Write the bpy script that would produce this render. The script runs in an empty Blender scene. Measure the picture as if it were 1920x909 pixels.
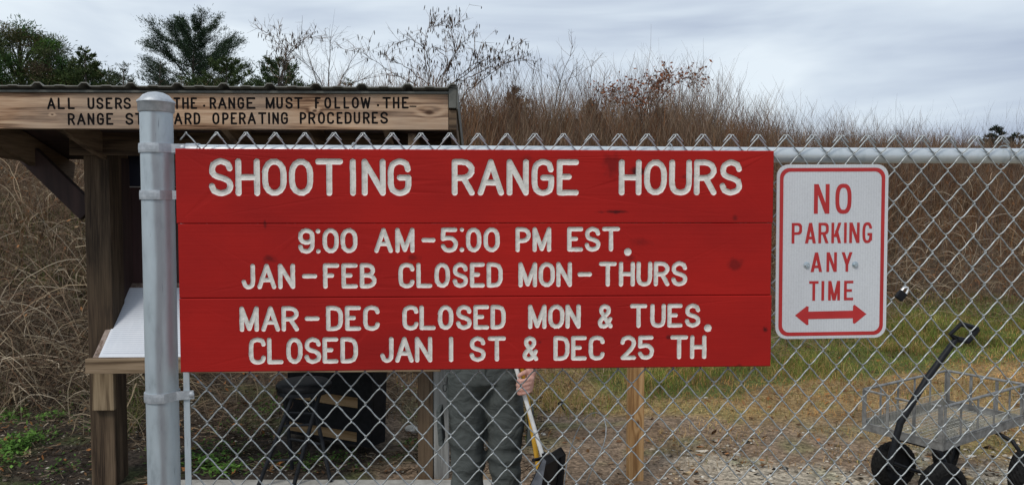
import bpy, bmesh, math, random
import numpy as np
from mathutils import Vector, Matrix, noise
from mathutils.geometry import delaunay_2d_cdt
R = math.radians
rng = np.random.default_rng(7); random.seed(7)
scene = bpy.context.scene
C = scene.collection

# ---------------------------------------------------------------- camera
EYE = Vector((0, 0, 1.68)); F = 1387.0; PITCH = R(2.58)
cd = bpy.data.cameras.new('camera'); cam = bpy.data.objects.new('camera', cd); C.objects.link(cam)
cd.sensor_width = 36; cd.lens = 36 * F / 1920; cd.clip_start = 0.05; cd.clip_end = 3000
cam.location = EYE; cam.rotation_euler = (R(90) - PITCH, 0, 0)
scene.camera = cam

# ---------------------------------------------------------------- sky, sun, exposure
SUN_EL, SUN_AZ = R(50), R(215)       # high, behind the camera and to its left, veiled by cloud
w = bpy.data.worlds.new('World'); scene.world = w; w.use_nodes = True
nt = w.node_tree; nt.nodes.clear()
def N(tree, t, **kw):
    n = tree.nodes.new(t)
    for k, v in kw.items():
        if k.startswith('_'): n.inputs[k[1:]].default_value = v
        else: setattr(n, k, v)
    return n
out = N(nt, 'ShaderNodeOutputWorld'); bg = N(nt, 'ShaderNodeBackground'); bg.inputs['Strength'].default_value = 0.113
sky = N(nt, 'ShaderNodeTexSky'); sky.sky_type = 'NISHITA'; sky.sun_disc = False
sky.sun_elevation = SUN_EL; sky.sun_rotation = SUN_AZ
tc = N(nt, 'ShaderNodeTexCoord')
mp = N(nt, 'ShaderNodeMapping'); mp.inputs['Scale'].default_value = (1.0, 1.0, 4.2); mp.inputs['Rotation'].default_value = (0, R(9), 0)
nz = N(nt, 'ShaderNodeTexNoise'); nz.inputs['Scale'].default_value = 1.7; nz.inputs['Detail'].default_value = 5; nz.inputs['Roughness'].default_value = .5
nz.inputs['Distortion'].default_value = .5
cr = N(nt, 'ShaderNodeValToRGB')
cr.color_ramp.elements[0].position = .37; cr.color_ramp.elements[0].color = (3.55, 4.1, 5.15, 1)
cr.color_ramp.elements[1].position = .61; cr.color_ramp.elements[1].color = (6.5, 7.15, 7.7, 1)
e = cr.color_ramp.elements.new(.5); e.color = (5.15, 5.8, 6.6, 1)
mx = N(nt, 'ShaderNodeMixRGB'); mx.inputs['Fac'].default_value = .93
# a broad bank of darker cloud lies to the right (east) of the view
sx = N(nt, 'ShaderNodeSeparateXYZ'); mr = N(nt, 'ShaderNodeMapRange')
mr.inputs['From Min'].default_value = -.7; mr.inputs['From Max'].default_value = .9
mr.inputs['To Min'].default_value = .07; mr.inputs['To Max'].default_value = -.09
ad = N(nt, 'ShaderNodeMath', operation='ADD')
L = nt.links.new
L(tc.outputs['Generated'], mp.inputs['Vector']); L(mp.outputs[0], nz.inputs['Vector'])
L(tc.outputs['Generated'], sx.inputs[0]); L(sx.outputs['X'], mr.inputs['Value'])
L(nz.outputs['Fac'], ad.inputs[0]); L(mr.outputs[0], ad.inputs[1]); L(ad.outputs[0], cr.inputs['Fac'])
L(sky.outputs[0], mx.inputs['Color1']); L(cr.outputs['Color'], mx.inputs['Color2'])
L(mx.outputs[0], bg.inputs['Color']); L(bg.outputs[0], out.inputs['Surface'])
sl = bpy.data.lights.new('sun', 'SUN'); sl.energy = 1.5; sl.angle = R(14); sl.color = (1, .94, .86)
so = bpy.data.objects.new('sun', sl); C.objects.link(so)
dirv = Vector((math.sin(SUN_AZ) * math.cos(SUN_EL), math.cos(SUN_AZ) * math.cos(SUN_EL), math.sin(SUN_EL)))
so.rotation_euler = dirv.to_track_quat('Z', 'Y').to_euler()
vs = scene.view_settings; vs.view_transform = 'Standard'; vs.look = 'None'; vs.exposure = 0.16; vs.gamma = 1

# ---------------------------------------------------------------- helpers
FW = Vector((0, math.cos(PITCH), -math.sin(PITCH))); UP = Vector((0, math.sin(PITCH), math.cos(PITCH)))
def ray(px, py): return FW + Vector((1, 0, 0)) * ((px - 960) / F) + UP * ((454.5 - py) / F)
def P(px, py, Y):
    d = ray(px, py); return EYE + d * (Y / d.y)
def G(px, py, z=0.0):
    d = ray(px, py); return EYE + d * ((z - EYE.z) / d.z)
def hit(M, px, py, v):               # point of a local plane y = v of frame M
    Mi = M.inverted(); o = Mi @ EYE; d = Mi.to_3x3() @ ray(px, py); return o + d * ((v - o.y) / d.y)

def tag(o, label=None, cat=None, group=None, kind=None):
    if label: o['label'] = label
    if cat: o['category'] = cat
    if group: o['group'] = group
    if kind: o['kind'] = kind
    return o
def empty(name, loc=(0, 0, 0), rz=0, **kw):
    o = bpy.data.objects.new(name, None); C.objects.link(o); o.location = loc; o.rotation_euler = (0, 0, rz)
    o.empty_display_size = .1
    return tag(o, **kw)
def link(name, me, parent=None, **kw):
    o = bpy.data.objects.new(name, me); C.objects.link(o)
    if parent is not None: o.parent = parent
    return tag(o, **kw)

class MB:
    """collects faces, builds one mesh object"""
    def __init__(s): s.v = []; s.f = []
    def add(s, vs, fs):
        b = len(s.v); s.v += [tuple(v) for v in vs]; s.f += [tuple(b + i for i in f) for f in fs]; return s
    def box(s, a, b, M=None):
        x0, y0, z0 = a; x1, y1, z1 = b
        vs = [Vector(p) for p in ((x0, y0, z0), (x1, y0, z0), (x1, y1, z0), (x0, y1, z0), (x0, y0, z1), (x1, y0, z1), (x1, y1, z1), (x0, y1, z1))]
        if M is not None: vs = [M @ v for v in vs]
        return s.add(vs, [(0, 3, 2, 1), (4, 5, 6, 7), (0, 1, 5, 4), (1, 2, 6, 5), (2, 3, 7, 6), (3, 0, 4, 7)])
    def beam(s, p, q, w, h, up=(0, 0, 1)):       # square bar from p to q
        p = Vector(p); q = Vector(q); d = q - p; L_ = d.length; d.normalize()
        x = d.cross(Vector(up)); 
        if x.length < 1e-4: x = d.cross(Vector((1, 0, 0)))
        x.normalize(); z = x.cross(d)
        M = Matrix((x, d, z)).transposed().to_4x4(); M.translation = p
        return s.box((-w / 2, 0, -h / 2), (w / 2, L_, h / 2), M)
    def tube(s, pts, r, n=8, caps=True, closed=False):
        pts = [Vector(p) for p in pts]; m = len(pts); rs = r if isinstance(r, (list, tuple)) else [r] * m
        vs = []; prev = None
        for i, p in enumerate(pts):
            if closed: t = pts[(i + 1) % m] - pts[i - 1]
            else: t = pts[min(i + 1, m - 1)] - pts[max(i - 1, 0)]
            t.normalize()
            if prev is None:
                a = Vector((0, 0, 1)) if abs(t.z) < .9 else Vector((1, 0, 0)); x = t.cross(a).normalized()
            else:
                x = (prev - t * prev.dot(t)).normalized()
            prev = x; y = t.cross(x)
            for k in range(n):
                a = 2 * math.pi * k / n; vs.append(p + (x * math.cos(a) + y * math.sin(a)) * rs[i])
        fs = []
        for i in range(m if closed else m - 1):
            j = (i + 1) % m
            for k in range(n):
                k2 = (k + 1) % n; fs.append((i * n + k, i * n + k2, j * n + k2, j * n + k))
        if caps and not closed:
            fs.append(tuple(range(n))[::-1]); fs.append(tuple((m - 1) * n + k for k in range(n)))
        return s.add(vs, fs)
    def lathe(s, prof, n=24, M=None):            # prof: (r, z) list round z
        vs = []; fs = []; m = len(prof)
        for r, z in prof:
            for k in range(n):
                a = 2 * math.pi * k / n; v = Vector((r * math.cos(a), r * math.sin(a), z)); vs.append(M @ v if M is not None else v)
        for i in range(m - 1):
            for k in range(n):
                k2 = (k + 1) % n; fs.append((i * n + k, i * n + k2, (i + 1) * n + k2, (i + 1) * n + k))
        fs.append(tuple(range(n))[::-1]); fs.append(tuple((m - 1) * n + k for k in range(n)))
        return s.add(vs, fs)
    def prism(s, poly, axis_pts, M=None):        # poly 2D (x,z) extruded from y0 to y1
        y0, y1 = axis_pts; n = len(poly)
        vs = [Vector((x, y0, z)) for x, z in poly] + [Vector((x, y1, z)) for x, z in poly]
        if M is not None: vs = [M @ v for v in vs]
        return s.add(vs, [tuple(range(n)), tuple(range(n, 2 * n))[::-1]] + [(i, i + n, (i + 1) % n + n, (i + 1) % n) for i in range(n)])
    def mesh(s, name, mat=None, smooth=False):
        me = bpy.data.meshes.new(name); me.from_pydata(s.v, [], s.f)
        bm = bmesh.new(); bm.from_mesh(me); bmesh.ops.recalc_face_normals(bm, faces=bm.faces); bm.to_mesh(me); bm.free()
        if mat: me.materials.append(mat)
        if smooth: me.polygons.foreach_set('use_smooth', [True] * len(me.polygons))
        return me
    def build(s, name, mat=None, parent=None, smooth=False, bevel=0, **kw):
        o = link(name, s.mesh(name, mat, smooth), parent, **kw)
        if bevel:
            b = o.modifiers.new('bevel', 'BEVEL'); b.width = bevel; b.segments = 2; b.limit_method = 'ANGLE'; b.angle_limit = R(40)
        if smooth:
            try:
                o.data.set_sharp_from_angle(angle=R(45))
            except Exception: pass
        return o

class Acc:
    """numpy accumulator of many small faces with a colour per piece"""
    def __init__(s): s.V = []; s.Q = []; s.Cc = []; s.n = 0
    def quads(s, V, Q, col):
        s.V.append(V.reshape(-1, 3)); s.Q.append(Q.reshape(-1, 4) + s.n); s.Cc.append(col.reshape(-1, 3)); s.n += V.reshape(-1, 3).shape[0]
    def ribbons(s, Pt, W, side, col):
        """Pt (N,K,3), W (N,K) half widths, side (N,3) or (N,K,3), col (N,3)"""
        n, k, _ = Pt.shape
        if side.ndim == 2: side = side[:, None, :]
        V = np.stack([Pt - side * W[..., None], Pt + side * W[..., None]], 2)      # n,k,2,3
        b = (np.arange(n) * k * 2)[:, None] + (np.arange(k - 1) * 2)[None]
        Q = np.stack([b, b + 1, b + 3, b + 2], -1)
        s.quads(V, Q, np.repeat(col, k * 2, axis=0))
    def cards(s, c, a, b, col):
        """single quads (diamonds) centred at c with half axes a, b"""
        V = np.stack([c - a, c - b, c + a, c + b], 1); n = len(c)
        Q = (np.arange(n) * 4)[:, None] + np.arange(4)[None]
        s.quads(V, Q, np.repeat(col, 4, axis=0))
    def mesh(s, name, mat):
        V = np.concatenate(s.V).astype(np.float32); Q = np.concatenate(s.Q).astype(np.int32); K = np.concatenate(s.Cc).astype(np.float32)
        me = bpy.data.meshes.new(name); me.vertices.add(len(V)); me.vertices.foreach_set('co', V.ravel())
        me.loops.add(len(Q) * 4); me.loops.foreach_set('vertex_index', Q.ravel())
        me.polygons.add(len(Q)); me.polygons.foreach_set('loop_start', np.arange(len(Q), dtype=np.int32) * 4)
        me.polygons.foreach_set('loop_total', np.full(len(Q), 4, np.int32))
        me.update(calc_edges=True)
        at = me.attributes.new('tint', 'FLOAT_COLOR', 'POINT')
        K4 = np.ones((len(K), 4), np.float32); K4[:, :3] = np.clip(K, 0, 1); at.data.foreach_set('color', K4.ravel())
        me.materials.append(mat); return me
    def build(s, name, mat, parent=None, **kw): return link(name, s.mesh(name, mat), parent, **kw)

def unit(a): return a / np.maximum(np.linalg.norm(a, axis=-1, keepdims=True), 1e-9)
def pick(cols, n, jit=.15):
    cols = np.array(cols, float); c = cols[rng.integers(0, len(cols), n)]
    return c * (1 + rng.normal(0, jit, (n, 1))).clip(.4, 1.8)
def smooth01(t): t = np.clip(t, 0, 1); return t * t * (3 - 2 * t)
# cheap value noise
_lat = rng.random((256, 256))
def vnoise(x, y, s):
    x = np.asarray(x) / s + 1000.3; y = np.asarray(y) / s + 1000.7
    xi = np.floor(x).astype(int); yi = np.floor(y).astype(int); fx = smooth01(x - xi); fy = smooth01(y - yi)
    g = lambda i, j: _lat[i % 256, j % 256]
    return (g(xi, yi) * (1 - fx) + g(xi + 1, yi) * fx) * (1 - fy) + (g(xi, yi + 1) * (1 - fx) + g(xi + 1, yi + 1) * fx) * fy - .5

# ---------------------------------------------------------------- materials
def mat(name, c1, c2=None, scale=8, rough=.7, metal=0, bump=0, detail=5, stretch=(1, 1, 1), ramp=(.35, .65), bscale=None, spec=.4, coord='Object', c3=None):
    m = bpy.data.materials.new(name); m.use_nodes = True; t = m.node_tree; b = t.nodes['Principled BSDF']
    b.inputs['Roughness'].default_value = rough; b.inputs['Metallic'].default_value = metal; b.inputs['Specular IOR Level'].default_value = spec
    lk = t.links.new
    tcn = N(t, 'ShaderNodeTexCoord'); mpn = N(t, 'ShaderNodeMapping'); mpn.inputs['Scale'].default_value = stretch
    lk(tcn.outputs[coord], mpn.inputs[0])
    nz = N(t, 'ShaderNodeTexNoise'); nz.inputs['Scale'].default_value = scale; nz.inputs['Detail'].default_value = detail; nz.inputs['Roughness'].default_value = .6
    lk(mpn.outputs[0], nz.inputs['Vector'])
    r = N(t, 'ShaderNodeValToRGB'); r.color_ramp.elements[0].position = ramp[0]; r.color_ramp.elements[1].position = ramp[1]
    r.color_ramp.elements[0].color = (*c1, 1); r.color_ramp.elements[1].color = (*(c2 or c1), 1)
    if c3: e = r.color_ramp.elements.new((ramp[0] + ramp[1]) / 2); e.color = (*c3, 1)
    lk(nz.outputs['Fac'], r.inputs[0]); lk(r.outputs[0], b.inputs['Base Color'])
    if bump:
        bp = N(t, 'ShaderNodeBump'); bp.inputs['Strength'].default_value = bump; bp.inputs['Distance'].default_value = .01
        if bscale:
            n2 = N(t, 'ShaderNodeTexNoise'); n2.inputs['Scale'].default_value = bscale; n2.inputs['Detail'].default_value = 4; lk(mpn.outputs[0], n2.inputs['Vector']); lk(n2.outputs['Fac'], bp.inputs['Height'])
        else: lk(nz.outputs['Fac'], bp.inputs['Height'])
        lk(bp.outputs[0], b.inputs['Normal'])
    m['ramp'] = r.name
    return m
def tint_mat(name, rough=.85, transl=0.0, spec=.05):
    m = bpy.data.materials.new(name); m.use_nodes = True; t = m.node_tree; b = t.nodes['Principled BSDF']
    a = N(t, 'ShaderNodeAttribute'); a.attribute_name = 'tint'
    t.links.new(a.outputs['Color'], b.inputs['Base Color']); b.inputs['Roughness'].default_value = rough; b.inputs['Specular IOR Level'].default_value = spec
    if transl:
        tr = N(t, 'ShaderNodeBsdfTranslucent'); mxn = N(t, 'ShaderNodeMixShader'); mxn.inputs[0].default_value = transl
        t.links.new(a.outputs['Color'], tr.inputs[0]); t.links.new(b.outputs[0], mxn.inputs[1]); t.links.new(tr.outputs[0], mxn.inputs[2])
        t.links.new(mxn.outputs[0], t.nodes['Material Output'].inputs['Surface'])
    return m
def wood(name, dark, mid, light, axis='X', scale=1.0, knots=(), bump=.25, rough=.75, grain=26, weather=None):
    """grain along one axis, with growth-ring bands, optional knots (x,y,z,r)"""
    m = bpy.data.materials.new(name); m.use_nodes = True; t = m.node_tree; b = t.nodes['Principled BSDF']; lk = t.links.new
    b.inputs['Roughness'].default_value = rough; b.inputs['Specular IOR Level'].default_value = .25
    tcn = N(t, 'ShaderNodeTexCoord'); src = tcn.outputs['Object']
    oi = N(t, 'ShaderNodeObjectInfo'); va = N(t, 'ShaderNodeVectorMath', operation='MULTIPLY_ADD'); va.inputs[1].default_value = (3.1, 2.3, 4.7)
    lk(oi.outputs['Random'], va.inputs[0]); lk(src, va.inputs[2])
    st = {'X': (.05, 1, 1), 'Y': (1, .05, 1), 'Z': (1, 1, .05)}[axis]
    mpn = N(t, 'ShaderNodeMapping'); mpn.inputs['Scale'].default_value = tuple(s * scale for s in st); lk(va.outputs[0], mpn.inputs[0])
    big = N(t, 'ShaderNodeTexNoise'); big.inputs['Scale'].default_value = 9; big.inputs['Detail'].default_value = 2; lk(mpn.outputs[0], big.inputs['Vector'])
    mul = N(t, 'ShaderNodeMath', operation='MULTIPLY'); mul.inputs[1].default_value = grain; lk(big.outputs['Fac'], mul.inputs[0])
    cur = mul.outputs[0]
    kmask = None
    for (kx, ky, kz, kr) in knots:
        d = N(t, 'ShaderNodeVectorMath', operation='DISTANCE'); sc = N(t, 'ShaderNodeMapping'); sc.vector_type = 'POINT'
        sc.inputs['Scale'].default_value = (.55, 0, 1) if axis == 'X' else (1, 0, .5)
        lk(src, sc.inputs[0]); lk(sc.outputs[0], d.inputs[0]); d.inputs[1].default_value = (kx * (.55 if axis == 'X' else 1), 0, kz * (1 if axis == 'X' else .5))
        k1 = N(t, 'ShaderNodeMapRange'); k1.inputs['From Min'].default_value = 0; k1.inputs['From Max'].default_value = kr * 4; k1.inputs['To Min'].default_value = 5; k1.inputs['To Max'].default_value = 0
        k1.interpolation_type = 'SMOOTHSTEP'
        lk(d.outputs['Value'], k1.inputs['Value']); a = N(t, 'ShaderNodeMath', operation='ADD'); lk(cur, a.inputs[0]); lk(k1.outputs[0], a.inputs[1]); cur = a.outputs[0]
        k2 = N(t, 'ShaderNodeMapRange'); k2.inputs['From Min'].default_value = kr * .5; k2.inputs['From Max'].default_value = kr * 1.2; k2.inputs['To Min'].default_value = .9; k2.inputs['To Max'].default_value = 0
        lk(d.outputs['Value'], k2.inputs['Value'])
        if kmask is None: kmask = k2.outputs[0]
        else:
            mxx = N(t, 'ShaderNodeMath', operation='MAXIMUM'); lk(kmask, mxx.inputs[0]); lk(k2.outputs[0], mxx.inputs[1]); kmask = mxx.outputs[0]
    sn = N(t, 'ShaderNodeMath', operation='SINE'); lk(cur, sn.inputs[0])
    fn = N(t, 'ShaderNodeTexNoise'); fn.inputs['Scale'].default_value = 120; fn.inputs['Detail'].default_value = 6; lk(mpn.outputs[0], fn.inputs['Vector'])
    ma = N(t, 'ShaderNodeMath', operation='MULTIPLY_ADD'); ma.inputs[1].default_value = .22; lk(sn.outputs[0], ma.inputs[0]); lk(fn.outputs['Fac'], ma.inputs[2])
    r = N(t, 'ShaderNodeValToRGB'); r.color_ramp.elements[0].position = .22; r.color_ramp.elements[0].color = (*dark, 1)
    r.color_ramp.elements[1].position = .8; r.color_ramp.elements[1].color = (*light, 1); e = r.color_ramp.elements.new(.45); e.color = (*mid, 1)
    lk(ma.outputs[0], r.inputs[0]); col = r.outputs[0]
    if weather:
        wn = N(t, 'ShaderNodeTexNoise'); wn.inputs['Scale'].default_value = 2.2; wn.inputs['Detail'].default_value = 5; lk(va.outputs[0], wn.inputs['Vector'])
        wr = N(t, 'ShaderNodeValToRGB'); wr.color_ramp.elements[0].position = .42; wr.color_ramp.elements[1].position = .62; lk(wn.outputs['Fac'], wr.inputs[0])
        wm = N(t, 'ShaderNodeMixRGB'); wm.inputs['Color2'].default_value = (*weather, 1); sc2 = N(t, 'ShaderNodeMath', operation='MULTIPLY'); sc2.inputs[1].default_value = .6
        lk(wr.outputs[0], sc2.inputs[0]); lk(sc2.outputs[0], wm.inputs['Fac']); lk(col, wm.inputs['Color1']); col = wm.outputs[0]
    if kmask is not None:
        km = N(t, 'ShaderNodeMixRGB'); km.inputs['Color2'].default_value = (dark[0] * .45, dark[1] * .4, dark[2] * .4, 1); lk(kmask, km.inputs['Fac']); lk(col, km.inputs['Color1']); col = km.outputs[0]
    lk(col, b.inputs['Base Color'])
    bp = N(t, 'ShaderNodeBump'); bp.inputs['Strength'].default_value = bump; bp.inputs['Distance'].default_value = .004; lk(ma.outputs[0], bp.inputs['Height']); lk(bp.outputs[0], b.inputs['Normal'])
    return m
# ---------------------------------------------------------------- shared materials
def galv(name, base=(.50, .55, .58), dark=(.27, .30, .33), metal=.35, rough=.48, streak=True):
    m = mat(name, dark, base, scale=34, rough=rough, metal=metal, bump=.12, stretch=(1, 1, .35), ramp=(.15, .75), c3=tuple(.75 * a + .25 * b for a, b in zip(base, dark)))
    t = m.node_tree; b = t.nodes['Principled BSDF']; lk = t.links.new
    if streak:
        tcn = N(t, 'ShaderNodeTexCoord'); mpn = N(t, 'ShaderNodeMapping'); mpn.inputs['Scale'].default_value = (1, 1, .07); lk(tcn.outputs['Object'], mpn.inputs[0])
        nz = N(t, 'ShaderNodeTexNoise'); nz.inputs['Scale'].default_value = 130; nz.inputs['Detail'].default_value = 5; nz.inputs['Roughness'].default_value = .7; lk(mpn.outputs[0], nz.inputs[0])
        r = N(t, 'ShaderNodeValToRGB'); r.color_ramp.elements[0].position = .29; r.color_ramp.elements[0].color = (.22, .22, .23, 1); r.color_ramp.elements[1].position = .36; r.color_ramp.elements[1].color = (1, 1, 1, 1); lk(nz.outputs['Fac'], r.inputs[0])
        mu = N(t, 'ShaderNodeMixRGB', blend_type='MULTIPLY'); mu.inputs[0].default_value = .8; src = t.nodes[m['ramp']].outputs[0]
        lk(src, mu.inputs[1]); lk(r.outputs[0], mu.inputs[2]); lk(mu.outputs[0], b.inputs['Base Color'])
    return m
M_galv = galv('galvanised_steel', base=(.54, .61, .65), dark=(.28, .32, .35))
M_galv_wire = mat('galvanised_wire', (.18, .20, .205), (.44, .465, .47), scale=90, rough=.42, metal=.5, ramp=(.3, .6))
M_alu = mat('cast_aluminium', (.36, .39, .42), (.50, .53, .56), scale=60, rough=.5, metal=.45, bump=.1)
M_rail = galv('galvanised_rail', base=(.62, .67, .70), dark=(.40, .46, .49), rough=.4, streak=False)
M_zinc = mat('zinc_bolt', (.35, .45, .5), (.6, .66, .7), scale=200, rough=.3, metal=.7)
M_dark0 = mat('dark_batten', (.02, .012, .01), (.04, .025, .02))
M_black = mat('black_plastic', (.006, .0065, .008), (.014, .0145, .017), scale=30, rough=.55, spec=.15)
M_rubber = mat('tyre_rubber', (.006, .006, .0065), (.017, .0165, .016), scale=60, rough=.85, bump=.4, spec=.12)
M_blackmetal = mat('black_painted_steel', (.006, .007, .009), (.014, .016, .02), scale=40, rough=.5, spec=.2)
M_white_letter = mat('white_routed_paint', (.47, .46, .425), (.70, .69, .645), scale=55, rough=.7, bump=.35, ramp=(.25, .5))
M_black_letter = mat('black_routed_paint', (.004, .004, .005), (.010, .009, .009), scale=80, rough=.8, spec=.1)

def red_paint(spots):
    m = mat('red_barn_paint', (.285, .0125, .0115), (.415, .016, .0125), scale=1.6, rough=.7, bump=0, ramp=(.32, .68), spec=.12, stretch=(1, 1, 2.2), coord='Generated')
    t = m.node_tree; b = t.nodes['Principled BSDF']; lk = t.links.new; cur = t.nodes[m['ramp']].outputs[0]
    tcn = N(t, 'ShaderNodeTexCoord'); m1 = t.nodes['Mapping']; lk(tcn.outputs['Object'], m1.inputs[0])
    fn = N(t, 'ShaderNodeTexNoise'); fn.inputs['Scale'].default_value = 38; fn.inputs['Detail'].default_value = 5; lk(tcn.outputs['Object'], fn.inputs[0])
    for (u, z, ru, rz, k) in spots:
        mp_ = N(t, 'ShaderNodeMapping'); mp_.inputs['Location'].default_value = (-u / ru, 0, -z / rz); mp_.inputs['Scale'].default_value = (1 / ru, 0, 1 / rz); lk(tcn.outputs['Object'], mp_.inputs[0])
        ln = N(t, 'ShaderNodeVectorMath', operation='LENGTH'); lk(mp_.outputs[0], ln.inputs[0])
        ma = N(t, 'ShaderNodeMath', operation='MULTIPLY_ADD'); ma.inputs[1].default_value = 2.4; lk(fn.outputs['Fac'], ma.inputs[0]); lk(ln.outputs['Value'], ma.inputs[2])
        mr_ = N(t, 'ShaderNodeMapRange'); mr_.inputs['From Min'].default_value = 1.55; mr_.inputs['From Max'].default_value = 2.35; mr_.inputs['To Min'].default_value = k; mr_.inputs['To Max'].default_value = 0; lk(ma.outputs[0], mr_.inputs['Value'])
        mi = N(t, 'ShaderNodeMixRGB'); mi.inputs['Color2'].default_value = (.035, .008, .009, 1); lk(mr_.outputs[0], mi.inputs[0]); lk(cur, mi.inputs[1]); cur = mi.outputs[0]
    lk(cur, b.inputs['Base Color'])
    # brushed wood grain under the paint
    mg = N(t, 'ShaderNodeMapping'); mg.inputs['Scale'].default_value = (1.5, 1, 60); lk(tcn.outputs['Object'], mg.inputs[0])
    gn = N(t, 'ShaderNodeTexNoise'); gn.inputs['Scale'].default_value = 2.6; gn.inputs['Detail'].default_value = 6; lk(mg.outputs[0], gn.inputs[0])
    bp = N(t, 'ShaderNodeBump'); bp.inputs['Strength'].default_value = .14; bp.inputs['Distance'].default_value = .004; lk(gn.outputs['Fac'], bp.inputs['Height']); lk(bp.outputs[0], b.inputs['Normal'])
    return m

# ---------------------------------------------------------------- fence frame
YAW = math.atan(.0487)
FM = Matrix.Translation((-.831, 1.832, 0)) @ Matrix.Rotation(YAW, 4, 'Z')
def fh(px, py, v=0): return hit(FM, px, py, v)
def fence_empty(name, u, v, z=0, **kw):
    p = FM @ Vector((u, v, z)); return empty(name, p, YAW, **kw)

# ---------------------------------------------------------------- routed letters
def cm(pts, n=6, closed=False):
    p = [np.array(q, float) for q in pts]; o = []; m = len(p)
    for i in range(m if closed else m - 1):
        g = lambda k: p[k % m] if closed else p[min(max(k, 0), m - 1)]
        a, b, c, d = g(i - 1), g(i), g(i + 1), g(i + 2)
        for k in range(n):
            t = k / n; o.append(.5 * ((2 * b) + (c - a) * t + (2 * a - 5 * b + 4 * c - d) * t * t + (3 * b - a - 3 * c + d) * t ** 3))
    if not closed: o.append(p[-1])
    return np.array(o)
def stadium(x0, x1, z0, z1, fr=.36, n=7):
    cx = (x0 + x1) / 2; rx = (x1 - x0) / 2; rz = (z1 - z0) * fr; o = []
    for k in range(n + 1): a = math.pi * k / n; o.append((cx + rx * math.cos(a), z1 - rz + rz * math.sin(a)))
    for k in range(n + 1): a = math.pi + math.pi * k / n; o.append((cx + rx * math.cos(a), z0 + rz + rz * math.sin(a)))
    return np.array(o)
S = lambda *p: ('L', p)
def bowl(z0, z1, x1=1.0, cut=.45):
    zc = (z0 + z1) / 2; h = (z1 - z0) / 2; o = [(0, z1), (cut, z1)]
    for k in range(1, 7): a = math.pi / 2 - math.pi * k / 7; o.append((cut + (x1 - cut) * math.cos(a), zc + h * math.sin(a)))
    o += [(cut, z0), (0, z0)]; return ('C', np.array(o), False)
_S = ('C', cm([(.97, .78), (.86, .93), (.55, 1), (.42, 1), (.12, .91), (.02, .74), (.12, .58), (.42, .5), (.6, .47), (.9, .38), (1, .23), (.88, .07), (.55, 0), (.4, 0), (.12, .07), (0, .22)], 2), False)
_Cc = ('C', cm([(1, .8), (.9, .95), (.62, 1), (.4, 1), (.1, .92), (0, .72), (0, .5), (0, .28), (.1, .08), (.4, 0), (.62, 0), (.9, .06), (1, .2)], 2), False)
GL = {
 'A': [S((0, 0), (.5, 1), (1, 0)), S((.19, .33), (.81, .33))],
 'B': [S((0, 0), (0, 1)), bowl(.52, 1, .88), bowl(0, .52, 1)],
 'C': [_Cc],
 'D': [S((0, 0), (0, 1)), ('C', cm([(0, 1), (.4, 1), (.82, .93), (1, .7), (1, .5), (1, .3), (.82, .07), (.4, 0), (0, 0)], 2), False)],
 'E': [S((1, 1), (0, 1), (0, 0), (1, 0)), S((0, .52), (.56, .52))],
 'F': [S((1, 1), (0, 1), (0, 0)), S((0, .52), (.56, .52))],
 'G': [('C', cm([(.97, .76), (.88, .93), (.62, 1), (.4, 1), (.1, .9), (0, .7), (0, .5), (0, .3), (.1, .1), (.38, 0), (.62, 0), (.9, .08), (1, .26), (1, .47)], 2), False), S((1, .49), (.52, .49))],
 'H': [S((0, 0), (0, 1)), S((1, 0), (1, 1)), S((0, .5), (1, .5))],
 'I': [S((.5, 0), (.5, 1))],
 'J': [('C', cm([(1, 1), (1, .7), (1, .3), (.88, .08), (.52, 0), (.18, .06), (0, .24)], 3), False)],
 'L': [S((0, 1), (0, 0), (1, 0))],
 'M': [S((0, 0), (0, 1), (.5, .04), (1, 1), (1, 0))],
 'N': [S((0, 0), (0, 1), (1, 0), (1, 1))],
 'O': [('C', stadium(0, 1, 0, 1), True)],
 'P': [S((0, 0), (0, 1)), bowl(.44, 1)],
 'R': [S((0, 0), (0, 1)), bowl(.48, 1), S((.52, .48), (1, 0))],
 'S': [_S],
 'T': [S((0, 1), (1, 1)), S((.5, 1), (.5, 0))],
 'U': [('C', cm([(0, 1), (0, .6), (0, .3), (.14, .07), (.5, 0), (.86, .07), (1, .3), (1, .6), (1, 1)], 3), False)],
 'W': [S((0, 1), (.24, 0), (.5, .9), (.76, 0), (1, 1))],
 '9': [('C', stadium(0, 1, .42, 1, .42), True), ('C', cm([(1, .7), (1, .4), (.96, .18), (.7, .01), (.4, 0), (.1, .06), (0, .22)], 3), False)],
 '5': [S((.95, 1), (.02, 1), (0, .56)), ('C', cm([(0, .56), (.35, .6), (.7, .58), (.96, .42), (1, .27), (.86, .07), (.55, 0), (.2, .03), (0, .2)], 2), False)],
 '2': [('C', cm([(0, .76), (.1, .93), (.42, 1), (.6, 1), (.9, .9), (.98, .72), (.86, .52), (.5, .27), (.02, 0)], 2), False), S((.02, 0), (1, 0))],
 '&': [('C', cm([(.47, 1), (.75, .93), (.83, .77), (.68, .6), (.3, .42), (.04, .22), (.12, .04), (.4, -.01), (.68, .08), (.97, .36)], 3), False),
       ('C', cm([(.47, 1), (.22, .93), (.15, .76), (.3, .6), (.62, .3), (1, 0)], 3), False)],
 '-': [S((0, .5), (1, .5))], '.': [S((.5, .5), (.5001, .5))],
}
def curves_in_box(ch, u0, u1, z0, z1, r):
    """centre lines of a routed glyph whose outer box is given"""
    a0, a1, b0, b1 = u0 + r, u1 - r, z0 + r, z1 - r; o = []
    for g in GL[ch]:
        if g[0] == 'L':
            for p, q in zip(g[1], g[1][1:]): o.append((np.array([p, q], float), False))
        else: o.append((np.array(g[1], float), g[2]))
    return [(np.stack([a0 + c[:, 0] * (a1 - a0), b0 + c[:, 1] * (b1 - b0)], 1), cl) for c, cl in o]
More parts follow.
